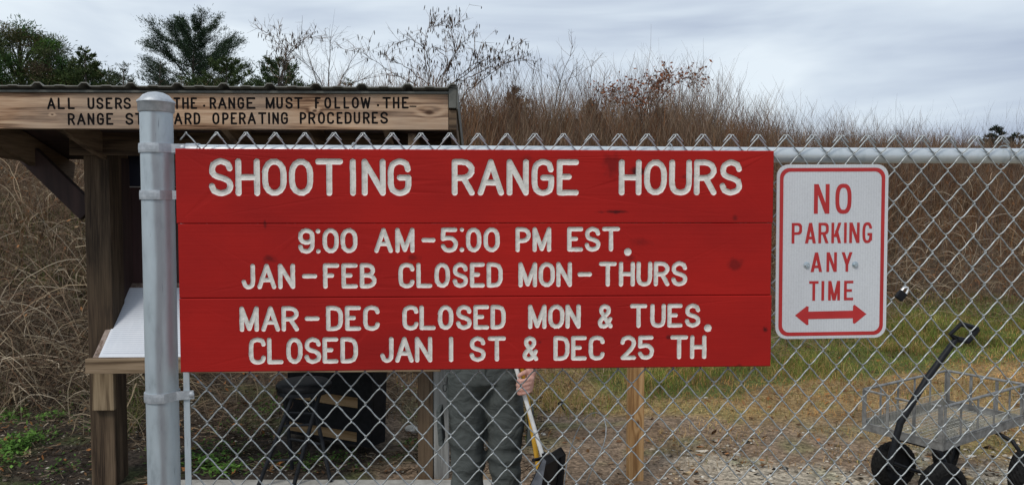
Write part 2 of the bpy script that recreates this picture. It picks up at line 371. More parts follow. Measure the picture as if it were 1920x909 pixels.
def offset_loops(c, closed, r, jit):
    """outline loops at distance r of a centre line"""
    def jn(a): return a + rng.normal(0, jit, a.shape)
    d = np.roll(c, -1, 0) - c if closed else np.diff(c, axis=0)
    if closed:
        t = unit(unit(d) + unit(np.roll(d, 1, 0))); nrm = np.stack([-t[:, 1], t[:, 0]], 1)
        return [jn(c + nrm * r), jn(c - nrm * r)]
    dd = unit(d); t = np.concatenate([dd[:1], unit(dd[1:] + dd[:-1]), dd[-1:]]) if len(c) > 2 else np.stack([dd[0], dd[0]])
    if len(c) == 2 and np.linalg.norm(c[1] - c[0]) > 4 * r:         # straight stroke: extra points let the edge wander like a hand-held router
        k = 5; c = np.stack([c[0] + (c[1] - c[0]) * i / k for i in range(k + 1)]); t = np.repeat(dd[:1], k + 1, 0)
    nrm = np.stack([-t[:, 1], t[:, 0]], 1)
    def cap(p, t_, s):
        a0 = math.atan2(t_[1], t_[0]); return np.array([p + r * np.array([math.cos(a0 + s * a), math.sin(a0 + s * a)]) for a in np.linspace(math.pi / 2, -math.pi / 2, 9)[1:-1]])
    lp = np.concatenate([c + nrm * r, cap(c[-1], t[-1], 1), (c - nrm * r)[::-1], cap(c[0], -t[0], 1)])
    return [jn(lp)]
def dist_to(curves, Q):
    """distance from points Q (n,2) to each glyph's centre lines -> (n,)"""
    best = np.full(len(Q), 9.)
    for c, cl in curves:
        a = c; b = np.roll(c, -1, 0) if cl else c[1:]
        if not cl: a = c[:-1]
        ab = b - a; L2 = (ab ** 2).sum(1) + 1e-12
        t = ((Q[:, None] - a) * ab).sum(-1) / L2; t = np.clip(t, 0, 1)
        d = np.linalg.norm(Q[:, None] - (a + t[..., None] * ab), axis=-1).min(1); best = np.minimum(best, d)
    return best
def engraved_board(rect, glyphs, board_name, bmat, lmat, parent, ring=.0008, deep=(.0012, .0034), thick=.036, origin=(0, 0, 0), jit=.00022, letter_name='letter', cham=.002, backy=None):
    """glyphs: (char, curves, r). Front at local y=0; the routed letters are sunk into it, each its own mesh."""
    x0, x1, z0, z1 = rect; c = cham
    vs = [(x0 + c, z0 + c), (x1 - c, z0 + c), (x1 - c, z1 - c), (x0 + c, z1 - c)]; es = [(0, 1), (1, 2), (2, 3), (3, 0)]
    for ch, cv, r in glyphs:
        for cc, cl in cv:
            for rr, j in ((r + ring, jit), (r, jit), (r * .5, jit * .5)):
                for lp in offset_loops(cc, cl, rr, j):
                    b = len(vs); n = len(lp); vs += [tuple(p) for p in lp]; es += [(b + i, b + (i + 1) % n) for i in range(n)]
    ov, oe, of, _, _, _ = delaunay_2d_cdt([Vector(v) for v in vs], es, [], 0, 1e-6)
    V = np.array([tuple(v) for v in ov]); T = np.array([f for f in of if len(f) == 3]); Cn = V[T].mean(1)
    inr = (Cn[:, 0] > x0 + c) & (Cn[:, 0] < x1 - c) & (Cn[:, 1] > z0 + c) & (Cn[:, 1] < z1 - c); T = T[inr]; Cn = Cn[inr]
    y = np.zeros(len(V)); owner = np.full(len(T), -1)
    for gi, (ch, cv, r) in enumerate(glyphs):
        allp = np.concatenate([a for a, _ in cv]); lo = allp.min(0) - r - .004; hi = allp.max(0) + r + .004
        m = ((V > lo) & (V < hi)).all(1); 
        if m.any():
            d = dist_to(cv, V[m]); dep = np.interp(d, [0, r * .5, r, r + ring], [deep[1], deep[1] * .92, deep[0], 0]); y[m] = np.maximum(y[m], dep)
        m = ((Cn > lo) & (Cn < hi)).all(1); idx = np.where(m)[0]
        if len(idx):
            d = dist_to(cv, Cn[idx]); owner[idx[d < r]] = gi
    def put(tris, name, mt, par, extra=None):
        u = np.unique(tris); mp_ = {int(k): i for i, k in enumerate(u)}
        mb = MB(); mb.add([(V[k, 0] - origin[0], y[k] - origin[1], V[k, 1] - origin[2]) for k in u], [tuple(mp_[int(k)] for k in t) for t in tris])
        if extra: mb.add(*extra)
        me = bpy.data.meshes.new(name); me.from_pydata(mb.v, [], [f[::-1] if False else f for f in mb.f]); me.materials.append(mt); me.update()
        return link(name, me, par)
    q = thick; o = origin
    A = [(x0 + c, 0, z0 + c), (x1 - c, 0, z0 + c), (x1 - c, 0, z1 - c), (x0 + c, 0, z1 - c), (x0, c, z0), (x1, c, z0), (x1, c, z1), (x0, c, z1), (x0, q, z0), (x1, q, z0), (x1, q, z1), (x0, q, z1)]
    A = [(a - o[0], b - o[1], d - o[2]) for a, b, d in A]
    Fc = [(8, 11, 10, 9)]
    for i in range(4): j = (i + 1) % 4; Fc += [(i, i + 4, j + 4, j), (i + 4, i + 8, j + 8, j + 4)]
    board = put(T[owner < 0], board_name, bmat, parent, (A, [f[::-1] for f in Fc]))
    for gi in range(len(glyphs)):
        t = T[owner == gi]
        if len(t): put(t, letter_name, lmat, board)
    return board

def glyph_line(pl, v, rows, r, yt, yb, M):
    """rows: (char, px0, px1[, ytop, ybot]) in photograph pixels on the local plane y = v"""
    o = []
    for it in rows:
        ch, a, b = it[:3]; xm = (a + b) / 2
        t_, b_ = (it[3], it[4]) if len(it) > 3 else (yt(xm), yb(xm))
        ym = (t_ + b_) / 2
        u0 = hit(M, a, ym, v).x; u1 = hit(M, b, ym, v).x; z1 = hit(M, xm, t_, v).z; z0 = hit(M, xm, b_, v).z
        rr = r
        if ch == '.': rr = (u1 - u0) / 2 * .98
        if ch == 'I' and b - a < 14: u0, u1 = (u0 + u1) / 2 - r, (u0 + u1) / 2 + r
        o.append((ch, curves_in_box(ch, u0, u1, z0, z1, rr), rr))
    return o
lin = lambda x0, y0, x1, y1: (lambda x: y0 + (y1 - y0) * (x - x0) / (x1 - x0))

# ---------------------------------------------------------------- red sign of three planks
UL = 0.0; UR = fh(1448.5, 480).x
ZT, ZA, ZB, ZC = fh(331, 278.5).z, fh(337, 419.5).z, fh(339, 559.5).z, fh(340, 697.5).z
gap = .0005
sp = []
for px, py, rx, rz, k in ((1153, 397, 26, 4, .85), (1198, 323, 17, 9, .9), (1148, 311, 20, 24, .45), (1377, 495, 17, 12, .5), (505, 484, 13, 9, .6), (777, 483, 14, 8, .5),
                          (1434, 617, 6, 6, .9), (1378, 408, 6, 7, .5), (988, 299, 14, 10, .3), (1012, 641, 5, 4, .7), (1253, 632, 5, 4, .7), (1180, 483, 12, 6, .4), (1385, 687, 7, 6, .6), (497, 420, 3, 8, .6), (1292, 331, 16, 5, .5), (1200, 455, 22, 10, .3)):
    p = fh(px, py); sp.append((p.x, p.z, rx / 745, rz / 745, k))
M_red = red_paint(sp)
sign = fence_empty('hours_sign', 0, 0, label='long red wooden sign of three planks with white routed lettering on the fence', cat='sign')
l1 = glyph_line(0, 0, [('S', 391, 437), ('H', 441, 487), ('O', 491, 537), ('O', 541.5, 587), ('T', 591, 643), ('I', 656, 667), ('N', 678, 723), ('G', 727, 771),
     ('R', 847, 890), ('A', 895.5, 945), ('N', 950, 991.5), ('G', 997, 1039), ('E', 1044, 1085.5),
     ('H', 1160.5, 1203), ('O', 1208, 1250.5), ('U', 1255, 1297.5), ('R', 1301.5, 1344), ('S', 1350, 1392)], .0073, lin(400, 297, 1390, 299.5), lin(400, 367.5, 1390, 366), FM)
l2 = glyph_line(0, 0, [('9', 559, 589.5), ('.', 591.5, 600.5, 429, 437.5), ('.', 592.5, 601, 467, 475), ('O', 604.5, 635), ('O', 638.5, 670), ('A', 701.5, 736.5), ('M', 741, 777),
     ('-', 790, 816.5), ('5', 826.5, 858.5), ('.', 862, 870, 426, 435), ('.', 861.5, 870.5, 463.5, 472.5), ('O', 873.5, 902.5), ('O', 906.5, 937), ('P', 966.5, 995.5), ('M', 998.5, 1033.5),
     ('E', 1063.5, 1093.5), ('S', 1096.5, 1126), ('T', 1129, 1162.5), ('.', 1170, 1184.5, 465, 479.5)], .0055, lin(559, 428, 1162, 425), lin(559, 475, 1162, 471), FM)
l3 = glyph_line(0, 0, [('J', 452.5, 478), ('A', 482, 517.5), ('N', 521, 553), ('-', 566, 594.5), ('F', 605.5, 636), ('E', 640, 670.5), ('B', 674.5, 706), ('C', 747, 777),
     ('L', 780.5, 810.5), ('O', 814.5, 843.5), ('S', 848.5, 877.5), ('E', 881, 909), ('D', 912.5, 942.5), ('M', 972, 1007), ('O', 1010, 1040.5), ('N', 1043, 1072.5), ('-', 1083, 1110),
     ('T', 1123, 1156.5), ('H', 1160.5, 1190.5), ('U', 1193.5, 1223), ('R', 1226, 1255.5), ('S', 1259, 1289)], .0055, lin(460, 494.5, 1289, 489.6), lin(460, 542, 1289, 536), FM)
l4 = glyph_line(0, 0, [('M', 449.5, 485.5), ('A', 490, 525), ('R', 528, 560.5), ('-', 571.5, 599.5), ('D', 611.5, 643), ('E', 647, 677), ('C', 681, 712), ('C', 754.5, 784.5), ('L', 786.5, 817),
     ('O', 821, 850), ('S', 855, 884.5), ('E', 887.5, 917), ('D', 919.7, 948), ('M', 990, 1024.5), ('O', 1027.5, 1058), ('N', 1060, 1088.5), ('&', 1120, 1148.5), ('T', 1181, 1213),
     ('U', 1219, 1248), ('E', 1251, 1279.5), ('S', 1284, 1313), ('.', 1319.5, 1334, 607, 621.7)], .0055, lin(450, 574, 1312, 568.5), lin(450, 621.5, 1312, 613), FM)
l5 = glyph_line(0, 0, [('C', 467, 498.5), ('L', 501, 531.5), ('O', 537, 567.5), ('S', 571, 602.5), ('E', 605, 634.5), ('D', 638.5, 671), ('J', 713, 738), ('A', 741, 775.5), ('N', 778, 810.5),
     ('I', 841.5, 850), ('S', 880.5, 910.5), ('T', 914.5, 948.5), ('&', 979, 1009), ('D', 1037.5, 1067.5), ('E', 1070.5, 1100), ('C', 1103.5, 1133.5), ('2', 1163, 1192.5), ('5', 1196, 1226),
     ('T', 1256.5, 1289.5), ('H', 1293.5, 1324)], .0055, lin(467, 632.5, 1323, 627.5), lin(467, 682.5, 1323, 672), FM)
engraved_board((UL, UR, ZA + gap, ZT), l1, 'plank', M_red, M_white_letter, sign, deep=(.0016, .0042))
engraved_board((UL + .003, UR - .0025, ZB + gap, ZA - gap), l2 + l3, 'plank', M_red, M_white_letter, sign)
b3 = engraved_board((UL + .0035, UR - .001, ZC, ZB - gap), l4 + l5, 'plank', M_red, M_white_letter, sign)
b3.location.y = -.0025
for u_ in (.12, .75, UR - .12):
    mb = MB(); mb.box((u_ - .03, .0365, ZC + .02), (u_ + .03, .0385, ZT - .02)); mb.build('batten', M_dark0, sign)

# ---------------------------------------------------------------- NO PARKING sign (printed letters)
def superell(x0, x1, z0, z1, p=2.7, n=28):
    cx, cz, rx, rz = (x0 + x1) / 2, (z0 + z1) / 2, (x1 - x0) / 2, (z1 - z0) / 2
    return [(cx + rx * math.copysign(abs(math.cos(a)) ** (2 / p), math.cos(a)), cz + rz * math.copysign(abs(math.sin(a)) ** (2 / p), math.sin(a))) for a in (2 * math.pi * k / n for k in range(n))]
def rrect(x0, x1, z0, z1, r, n=6):
    o = []
    for cx, cz, a0 in ((x1 - r, z1 - r, 0), (x0 + r, z1 - r, 90), (x0 + r, z0 + r, 180), (x1 - r, z0 + r, 270)):
        for k in range(n + 1): a = R(a0 + 90 * k / n); o.append((cx + r * math.cos(a), cz + r * math.sin(a)))
    return o
def bx2(x0, x1, z0, z1): return [(x0, z0), (x1, z0), (x1, z1), (x0, z1)]
def para(b, t_, z0, z1, w): return [(b, z0), (b + w, z0), (t_ + w, z1), (t_, z1)]
def block_glyph(ch, w, h, t):
    d = t * 1.12; k = t * .92
    if ch == 'N': return [(bx2(0, t, 0, h), 1), (bx2(w - t, w, 0, h), 1), (para(w - d * 1.02, 0, 0, h, d * 1.02), 1)]
    if ch == 'O': return [(superell(0, w, -.01 * h, 1.01 * h), 1), (superell(t, w - t, k, h - k), 0)]
    if ch in 'PR':
        r_ = [(rrect(0, w, h * .42, h, w * .38), 1), (bx2(0, w * .5, h * .42, h), 1), (rrect(t, w - t, h * .42 + k, h - k, w * .2), 0), (bx2(t, w * .5, h * .42 + k, h - k), 0), (bx2(0, t, 0, h), 1)]
        if ch == 'R': r_.append((para(w - d, w * .38, 0, h * .45, d), 1))
        return r_
    if ch == 'A': return [(para(0, w / 2 - d / 2, 0, h, d), 1), (para(w - d, w / 2 - d / 2, 0, h, d), 1), (bx2(w * .2, w * .8, h * .2, h * .2 + k), 1)]
    if ch == 'K': return [(bx2(0, t, 0, h), 1), (para(t * .8, w - d, h * .3, h, d), 1), (para(w - d, w * .36, 0, h * .62, d), 1)]
    if ch == 'I': return [(bx2(0, w, 0, h), 1)]
    if ch == 'G': return [(superell(0, w, -.01 * h, 1.01 * h), 1), (superell(t, w - t, k, h - k), 0), (bx2(w * .55, w * 1.1, h * .46, h * .70), 0), (bx2(w * .52, w, h * .36, h * .36 + k), 1), (bx2(w - t, w, h * .12, h * .36 + k), 1)]
    if ch == 'Y': return [(bx2(w / 2 - t / 2, w / 2 + t / 2, 0, h * .5), 1), (para(w / 2 - d / 2, 0, h * .38, h, d), 1), (para(w / 2 - d / 2, w - d, h * .38, h, d), 1)]
    if ch == 'T': return [(bx2(0, w, h - k, h), 1), (bx2(w / 2 - t / 2, w / 2 + t / 2, 0, h), 1)]
    if ch == 'M': return [(bx2(0, t, 0, h), 1), (bx2(w - t, w, 0, h), 1), (para(w / 2 - d * .5, 0, 0, h, d), 1), (para(w / 2 - d * .5, w - d, 0, h, d), 1)]
    if ch == 'E': return [(bx2(0, t, 0, h), 1), (bx2(0, w, h - k, h), 1), (bx2(0, w, 0, k), 1), (bx2(0, w * .86, h / 2 - k / 2, h / 2 + k / 2), 1)]
def inpoly(poly, Q):
    p = np.array(poly); q = np.roll(p, -1, 0); x, z = Q[:, 0:1], Q[:, 1:2]
    c = ((p[:, 1] > z) != (q[:, 1] > z)) & (x < (q[:, 0] - p[:, 0]) * (z - p[:, 1]) / (q[:, 1] - p[:, 1] + 1e-15) + p[:, 0]); return c.sum(1) % 2 == 1
def flat_union(polys, y=0.0):
    vs = []; es = []
    for pl, _ in polys: b = len(vs); n = len(pl); vs += pl; es += [(b + i, b + (i + 1) % n) for i in range(n)]
    ov, oe, of, _, _, _ = delaunay_2d_cdt([Vector(v) for v in vs], es, [], 0, 1e-7)
    V = np.array([tuple(v) for v in ov]); T = [f for f in of]; Cn = np.array([V[list(f)].mean(0) for f in T]); ins = np.zeros(len(T), bool)
    for pl, s in polys: m = inpoly(pl, Cn); ins[m] = bool(s)
    mb = MB(); mb.add([(v[0], y, v[1]) for v in V], [f for f, k in zip(T, ins) if k]); return mb
VN = .024
nu0, nu1 = fh(1456.2, 470, VN).x, fh(1664.6, 470, VN).x; nz1, nz0 = fh(1560, 309, VN).z, fh(1560, 634.5, VN).z
ps = fence_empty('parking_sign', nu0, VN, nz0, label='white metal no parking any time sign with red border and double arrow', cat='sign')
ps.rotation_euler.y = R(-.35)
W_, H_ = nu1 - nu0, nz1 - nz0
def sheeting():
    m = mat('white_reflective_sheeting', (.60, .62, .65), (.68, .705, .735), scale=5, rough=.5, spec=.5, stretch=(1, 1, .3)); t = m.node_tree; b = t.nodes['Principled BSDF']; lk = t.links.new
    tcn = N(t, 'ShaderNodeTexCoord'); 
    wv = N(t, 'ShaderNodeTexWave'); wv.inputs['Scale'].default_value = 46; wv.inputs['Distortion'].default_value = .4; wv.bands_direction = 'X'; lk(tcn.outputs['Object'], wv.inputs[0])
    wz = N(t, 'ShaderNodeTexVoronoi'); wz.inputs['Scale'].default_value = 230; lk(tcn.outputs['Object'], wz.inputs[0])
    r = N(t, 'ShaderNodeMapRange'); r.inputs['To Min'].default_value = .93; r.inputs['To Max'].default_value = 1.0; lk(wv.outputs['Fac'], r.inputs['Value'])
    r2 = N(t, 'ShaderNodeMapRange'); r2.inputs['To Min'].default_value = 1.0; r2.inputs['To Max'].default_value = .88; lk(wz.outputs['Distance'], r2.inputs['Value'])
    mu = N(t, 'ShaderNodeMath', operation='MULTIPLY'); lk(r.outputs[0], mu.inputs[0]); lk(r2.outputs[0], mu.inputs[1])
    mi = N(t, 'ShaderNodeMixRGB', blend_type='MULTIPLY'); mi.inputs[0].default_value = 1; lk(t.nodes[m['ramp']].outputs[0], mi.inputs[1]); lk(mu.outputs[0], mi.inputs[2]); lk(mi.outputs[0], b.inputs['Base Color']); return m
M_sheet = sheeting(); M_redink = mat('red_sign_ink', (.40, .020, .022), (.48, .028, .028), scale=9, rough=.45, spec=.4)
mb = MB(); mb.prism(rrect(0, W_, 0, H_, .031, 8), (0, .0022)); mb.build('sign_panel', M_sheet, ps)
pxm = lambda px: (px - 1456.2) / (1664.6 - 1456.2) * W_
pzm = lambda py: (634.5 - py) / (634.5 - 309) * H_
t_ = 6.7 / 208.4 * W_
bo = (pxm(1461.8), pxm(1658.4), pzm(629), pzm(315.4))
flat_union([(rrect(*bo, .0255, 8), 1), (rrect(bo[0] + t_, bo[1] - t_, bo[2] + t_, bo[3] - t_, .019, 8), 0)], -.0006).build('border', M_redink, ps)
for row, y1_, y0_, st in (([('N', 1525.5, 1554.5), ('O', 1565.4, 1595.7)], 345.4, 400.4, 7.4),
                          ([('P', 1484.7, 1504), ('A', 1509.6, 1530), ('R', 1534.6, 1553.8), ('K', 1558.8, 1577.3), ('I', 1582.5, 1587.6), ('N', 1592.4, 1611.8), ('G', 1617, 1635.5)], 417.3, 455.6, 5.2),
                          ([('A', 1520.8, 1542.4), ('N', 1550.4, 1569.8), ('Y', 1578.6, 1599)], 472.6, 509.2, 5.2),
                          ([('T', 1518.5, 1536), ('I', 1541.6, 1546.8), ('M', 1554.2, 1576.6), ('E', 1584, 1601.4)], 526.2, 563, 5.2)):
    for ch, a, b_ in row:
        polys = block_glyph(ch, pxm(b_) - pxm(a), pzm(y1_) - pzm(y0_), st / 208.4 * W_)
        o = flat_union(polys).build('letter', M_redink, ps); o.location = (pxm(a), -.0006, pzm(y0_))
ar = [(1492.6, 590.3), (1514.5, 573), (1518, 574.2), (1517.6, 583.4), (1601.4, 582.6), (1601.6, 573), (1604.5, 571.6), (1627, 589.4), (1605, 607.3), (1601.6, 606), (1601.4, 597), (1517.6, 597.6), (1518, 607.5), (1515, 609)]
flat_union([([(pxm(a), pzm(b)) for a, b in ar], 1)], -.0006).build('arrow', M_redink, ps)
for bxp in (1513.2, 1604.2):
    M4 = Matrix.Translation((pxm(bxp), 0, pzm(496.3))) @ Matrix.Rotation(R(90), 4, 'X')
    mb = MB(); mb.lathe([(.0085, .0), (.0085, .0012), (.004, .0014)], 20, M4); mb.lathe([(.0058, .001), (.0062, .0015), (.0062, .0042), (.005, .0055)], 6, M4)
    mb.build('bolt', M_zinc, ps)

# ---------------------------------------------------------------- chain link fence
fence = fence_empty('chain_link_fence', 0, 0, label='galvanised chain link fence with capped corner post and top rail, carrying both signs', cat='fence')
VM = .042                              # mesh plane
PW = .0733; PH = .0434                 # diamond width, half height
zk = fh(1678, 257, VM).z; uk = fh(1678, 257, VM).x
def wire_mesh(rows, r=.00185):
    """one vertical zigzag of a flattened spiral: '/' runs in front, '\\' runs behind"""
    pts = []; A = PW / 4 + .0012; dy = .0026
    for i in range(rows + 1):
        s = 1 if i % 2 == 0 else -1        # even rows at +A (right side), odd at -A
        z = -i * PH
        # coming down from a right corner to a left corner = '/' (front); from left to right = '\' (behind)
        pre_front = (s == -1); y_in = -dy if pre_front else dy; y_out = -y_in
        e = .0058
        if i > 0: pts.append((s * (A - e), y_in, z + e * 1.05))
        pts.append((s * (A - .0006), y_in * .55, z + .0032)); pts.append((s * A, 0, z)); pts.append((s * (A - .0006), y_out * .55, z - .0032))
        if i < rows: pts.append((s * (A - e), y_out, z - e * 1.05))
        if i < rows:                       # long straight run gets a slight S-bend
            s2 = -s; z2 = -(i + 1) * PH
            for f in (.3, .7):
                x = s * (A - e) * (1 - f) + s2 * (A - e) * f; bow = (.0007 if f < .5 else -.0007)
                pts.append((x, y_out, z - e - (PH - 2 * e) * f + bow))
    # knuckled top: the end is bent back over its neighbour
    hook = [(A + .0175, -.0055, -.0165), (A + .0115, -.0055, -.0095), (A + .0055, -.005, -.0015), (A + .003, -.004, .0028)]
    mb = MB(); mb.tube(hook + [(p[0], p[1], p[2] + (.0035 if k == 0 else .002 if k == 1 else 0)) for k, p in enumerate(pts[1:])], r, 6); return mb.mesh('wire', M_galv_wire, True)
rows = int(zk / PH) - 1
wm = wire_mesh(rows)
# peaks (row 0 right corners) stand at uk + k*PW; the wire that owns the peak is centred A left of it
kmin = int((fh(336, 500, VM).x - uk) / PW) ; kmax = int((2.15 - uk) / PW) + 1
wm2 = None
def wire2_mesh(rows):
    global wm2
    mb = MB()
    pts = []; A = PW / 4 + .0012; dy = .0026; e = .0058
    for i in range(rows + 1):
        s = -1 if i % 2 == 0 else 1; z = -i * PH
        y_in = -dy if s == -1 else dy; y_out = -y_in
        if i > 0: pts.append((s * (A - e), y_in, z + e * 1.05))
        pts += [(s * (A - .0006), y_in * .55, z + .0032), (s * A, 0, z), (s * (A - .0006), y_out * .55, z - .0032)]
        if i < rows:
            pts.append((s * (A - e), y_out, z - e * 1.05)); s2 = -s
            for f in (.3, .7):
                x = s * (A - e) * (1 - f) + s2 * (A - e) * f; pts.append((x, y_out, z - e - (PH - 2 * e) * f + (.0007 if f < .5 else -.0007)))
    hook = [(-A - .0175, .0045, -.0155), (-A - .0115, .005, -.0085), (-A - .0055, .005, -.001), (-A - .003, .004, .0032)]
    mb.tube(hook + [(p[0], p[1], p[2] + (.0035 if k == 0 else .002 if k == 1 else 0)) for k, p in enumerate(pts[1:])], .00185, 6); return mb.mesh('wire', M_galv_wire, True)
wm2 = wire2_mesh(rows)
for k in range(kmin - 1, kmax + 1):
    for me, du in ((wm, -PW / 4), (wm2, PW / 4)):
        u = uk + k * PW + du
        if u < UL + .02: continue
        o = link('wire', me, fence); o.location = (u + random.gauss(0, .0006), VM + random.gauss(0, .0006), zk + random.gauss(0, .0005))
# post, cap, rail, tension bar, bands
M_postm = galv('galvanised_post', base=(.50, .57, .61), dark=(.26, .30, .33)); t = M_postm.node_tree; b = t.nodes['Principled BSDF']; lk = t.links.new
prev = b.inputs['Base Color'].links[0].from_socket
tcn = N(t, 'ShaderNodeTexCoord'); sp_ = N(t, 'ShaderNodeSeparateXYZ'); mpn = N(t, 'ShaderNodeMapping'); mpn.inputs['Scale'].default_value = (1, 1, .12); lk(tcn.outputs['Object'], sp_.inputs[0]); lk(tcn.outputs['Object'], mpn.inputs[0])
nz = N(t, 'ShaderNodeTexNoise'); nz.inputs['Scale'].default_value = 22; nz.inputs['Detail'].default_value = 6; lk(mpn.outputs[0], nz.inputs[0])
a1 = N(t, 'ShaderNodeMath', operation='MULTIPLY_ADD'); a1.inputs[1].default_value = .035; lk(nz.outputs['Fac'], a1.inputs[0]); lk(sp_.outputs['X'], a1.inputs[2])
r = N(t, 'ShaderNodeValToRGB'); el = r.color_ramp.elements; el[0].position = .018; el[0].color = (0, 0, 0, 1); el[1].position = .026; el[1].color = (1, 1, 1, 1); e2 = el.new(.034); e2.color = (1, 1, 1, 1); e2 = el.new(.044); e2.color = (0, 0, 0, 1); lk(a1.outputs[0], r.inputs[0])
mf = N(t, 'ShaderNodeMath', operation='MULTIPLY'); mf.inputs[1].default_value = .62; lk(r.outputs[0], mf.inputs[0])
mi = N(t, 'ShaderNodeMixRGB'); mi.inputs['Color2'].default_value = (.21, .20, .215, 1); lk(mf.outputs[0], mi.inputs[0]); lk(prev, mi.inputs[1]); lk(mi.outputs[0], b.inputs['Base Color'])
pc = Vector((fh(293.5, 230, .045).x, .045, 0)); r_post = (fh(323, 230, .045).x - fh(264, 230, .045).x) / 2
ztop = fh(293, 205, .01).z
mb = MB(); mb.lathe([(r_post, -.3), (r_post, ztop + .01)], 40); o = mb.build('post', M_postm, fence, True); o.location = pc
cp = [(r_post + .0015, -.027), (r_post + .0038, -.024), (r_post + .0042, -.004), (r_post + .0062, -.002), (r_post + .0058, .002), (r_post * .97, .008), (r_post * .8, .0165), (r_post * .5, .0225), (r_post * .2, .025), (.001, .0255)]
zc = fh(293, 183, .0).z - .004
mb = MB(); mb.lathe(cp, 40); o = mb.build('post_cap', M_alu, fence, True); o.location = (pc.x, pc.y, zc - .001)
zr = fh(1600, 291, .07).z; rr_ = .0205
mb = MB(); mb.tube([(.02, .066, zr), (.9, .066, zr), (1.8, .066, zr - .001), (3.2, .066, zr - .001)], rr_, 24); mb.build('top_rail', M_rail, fence, True)
mb = MB(); mb.tube([(.004, .066, zr), (.036, .066, zr)], [rr_ + .003, rr_ + .003], 24); mb.build('rail_end_cup', M_alu, fence, True)
ub = fh(351.5, 800, VM - .004).x; hb = .0077
mb = MB(); mb.box((ub - hb, VM - .0062, .15), (ub + hb, VM - .0022, zk - .03)); mb.build('tension_bar', M_galv, fence, bevel=.001)
def band(py, flat_to, tilt=0):
    z = fh(296, py, .0).z; mb = MB(); h = .0115; n = 26; ro = r_post + .0035; ri = r_post + .0004
    vs = []; fs = []
    a0, a1 = R(-62), R(-360 + 20)
    pts = []
    for k in range(n + 1): a = a0 + (a1 - a0) * k / n; pts.append((a, 1))
    for a, _ in pts:
        for rr, zz in ((ro, -h), (ro + .0006, -h * .4), (ro + .0006, h * .4), (ro, h), (ri, h), (ri, -h)): vs.append((rr * math.cos(a), rr * math.sin(a), zz))
    for k in range(n):
        for j in range(6): fs.append((k * 6 + j, k * 6 + (j + 1) % 6, (k + 1) * 6 + (j + 1) % 6, (k + 1) * 6 + j))
    fs += [tuple(range(6)), tuple(n * 6 + j for j in range(6))[::-1]]
    mb.add(vs, fs)
    # ears running to the tension bar, with a carriage bolt
    x0 = ro * math.cos(a0); y0 = ro * math.sin(a0); x1 = flat_to - pc.x
    q = Matrix.Translation((x0 - .012, y0 - .002, 0)); 
    yv = (VM - .0095) - pc.y
    mb.beam((x0 - .001, y0 + .0003, 0), (min(x0 + .02, x1), yv, tilt * .3), .0032, 2 * h, up=(0, 0, 1)) if x1 > x0 + .002 else None
    if x1 > x0 + .02: mb.beam((x0 + .0195, yv, tilt * .3), (x1, yv, tilt), .003, 2 * h * .95)
    o = mb.build('brace_band', M_alu, fence); o.location = (pc.x, pc.y, z)
    if x1 > x0 + .03:
        Mx = Matrix.Translation((x1 - .006, yv - .001, tilt)) @ Matrix.Rotation(R(90), 4, 'X'); mb = MB(); mb.lathe([(.0075, 0), (.0072, .002), (.004, .0038), (.001, .004)], 14, Mx); b = mb.build('bolt', M_alu, o, True)
band(276, .012); band(365, UL + .003); band(749, ub + .02, .004)
band(1010, ub + .02, .004)
# hog ring tie around the rail, right
for px in (1884, 1258, 664):
    p = fh(px, 290, .06); pts = [(p.x + .008 * math.cos(a) * .4, .066 + (rr_ + .014) * math.cos(a), zr + (rr_ + .006) * math.sin(a)) for a in (R(d) for d in range(-60, 290, 22))]
    mb = MB(); mb.tube(pts, .0018, 6); mb.build('tie_wire', M_galv_wire, fence, True)
# small black plastic clip tied to the mesh
p = fh(1051, 757, VM); ct = fence_empty('zip_tie', p.x, VM, p.z, label='short black plastic tie knotted round the fence wires beside the man', cat='cable tie')
mb = MB(); mb.tube([(-.004, -.006, .006), (-.006, 0, .001), (-.003, .006, -.004), (.004, .005, -.002), (.005, -.003, .005), (-.001, -.0068, .007)], .0022, 6); mb.build('loop', M_black, ct)
mb = MB(); mb.tube([(.001, -.006, -.001), (.004, -.008, -.008), (.0105, -.008, -.0155)], .0016, 6); mb.build('tail', M_black, ct)
# padlock left hanging on the mesh right of the sign
p = fh(1691, 546, VM); pk = fence_empty('padlock', p.x, VM, p.z, label='small black padlock with bright shackle hanging on the fence mesh', cat='padlock')
Mr = Matrix.Rotation(R(38), 4, 'Y')
mb = MB(); mb.box((-.013, -.019, -.026), (.009, -.007, -.002), Mr); mb.build('lock_body', M_black, pk, bevel=.002)
mb = MB(); mb.tube([Mr @ Vector(q) for q in ((-.0085, -.013, -.004), (-.0085, -.013, .006), (-.005, -.013, .012), (0, -.013, .0135), (.0035, -.013, .010), (.0055, -.013, .003), (.0055, -.013, -.003))], .0027, 8); mb.build('shackle', mat('bright_steel', (.75, .77, .78), (.85, .86, .87), metal=.7, rough=.3), pk, True)
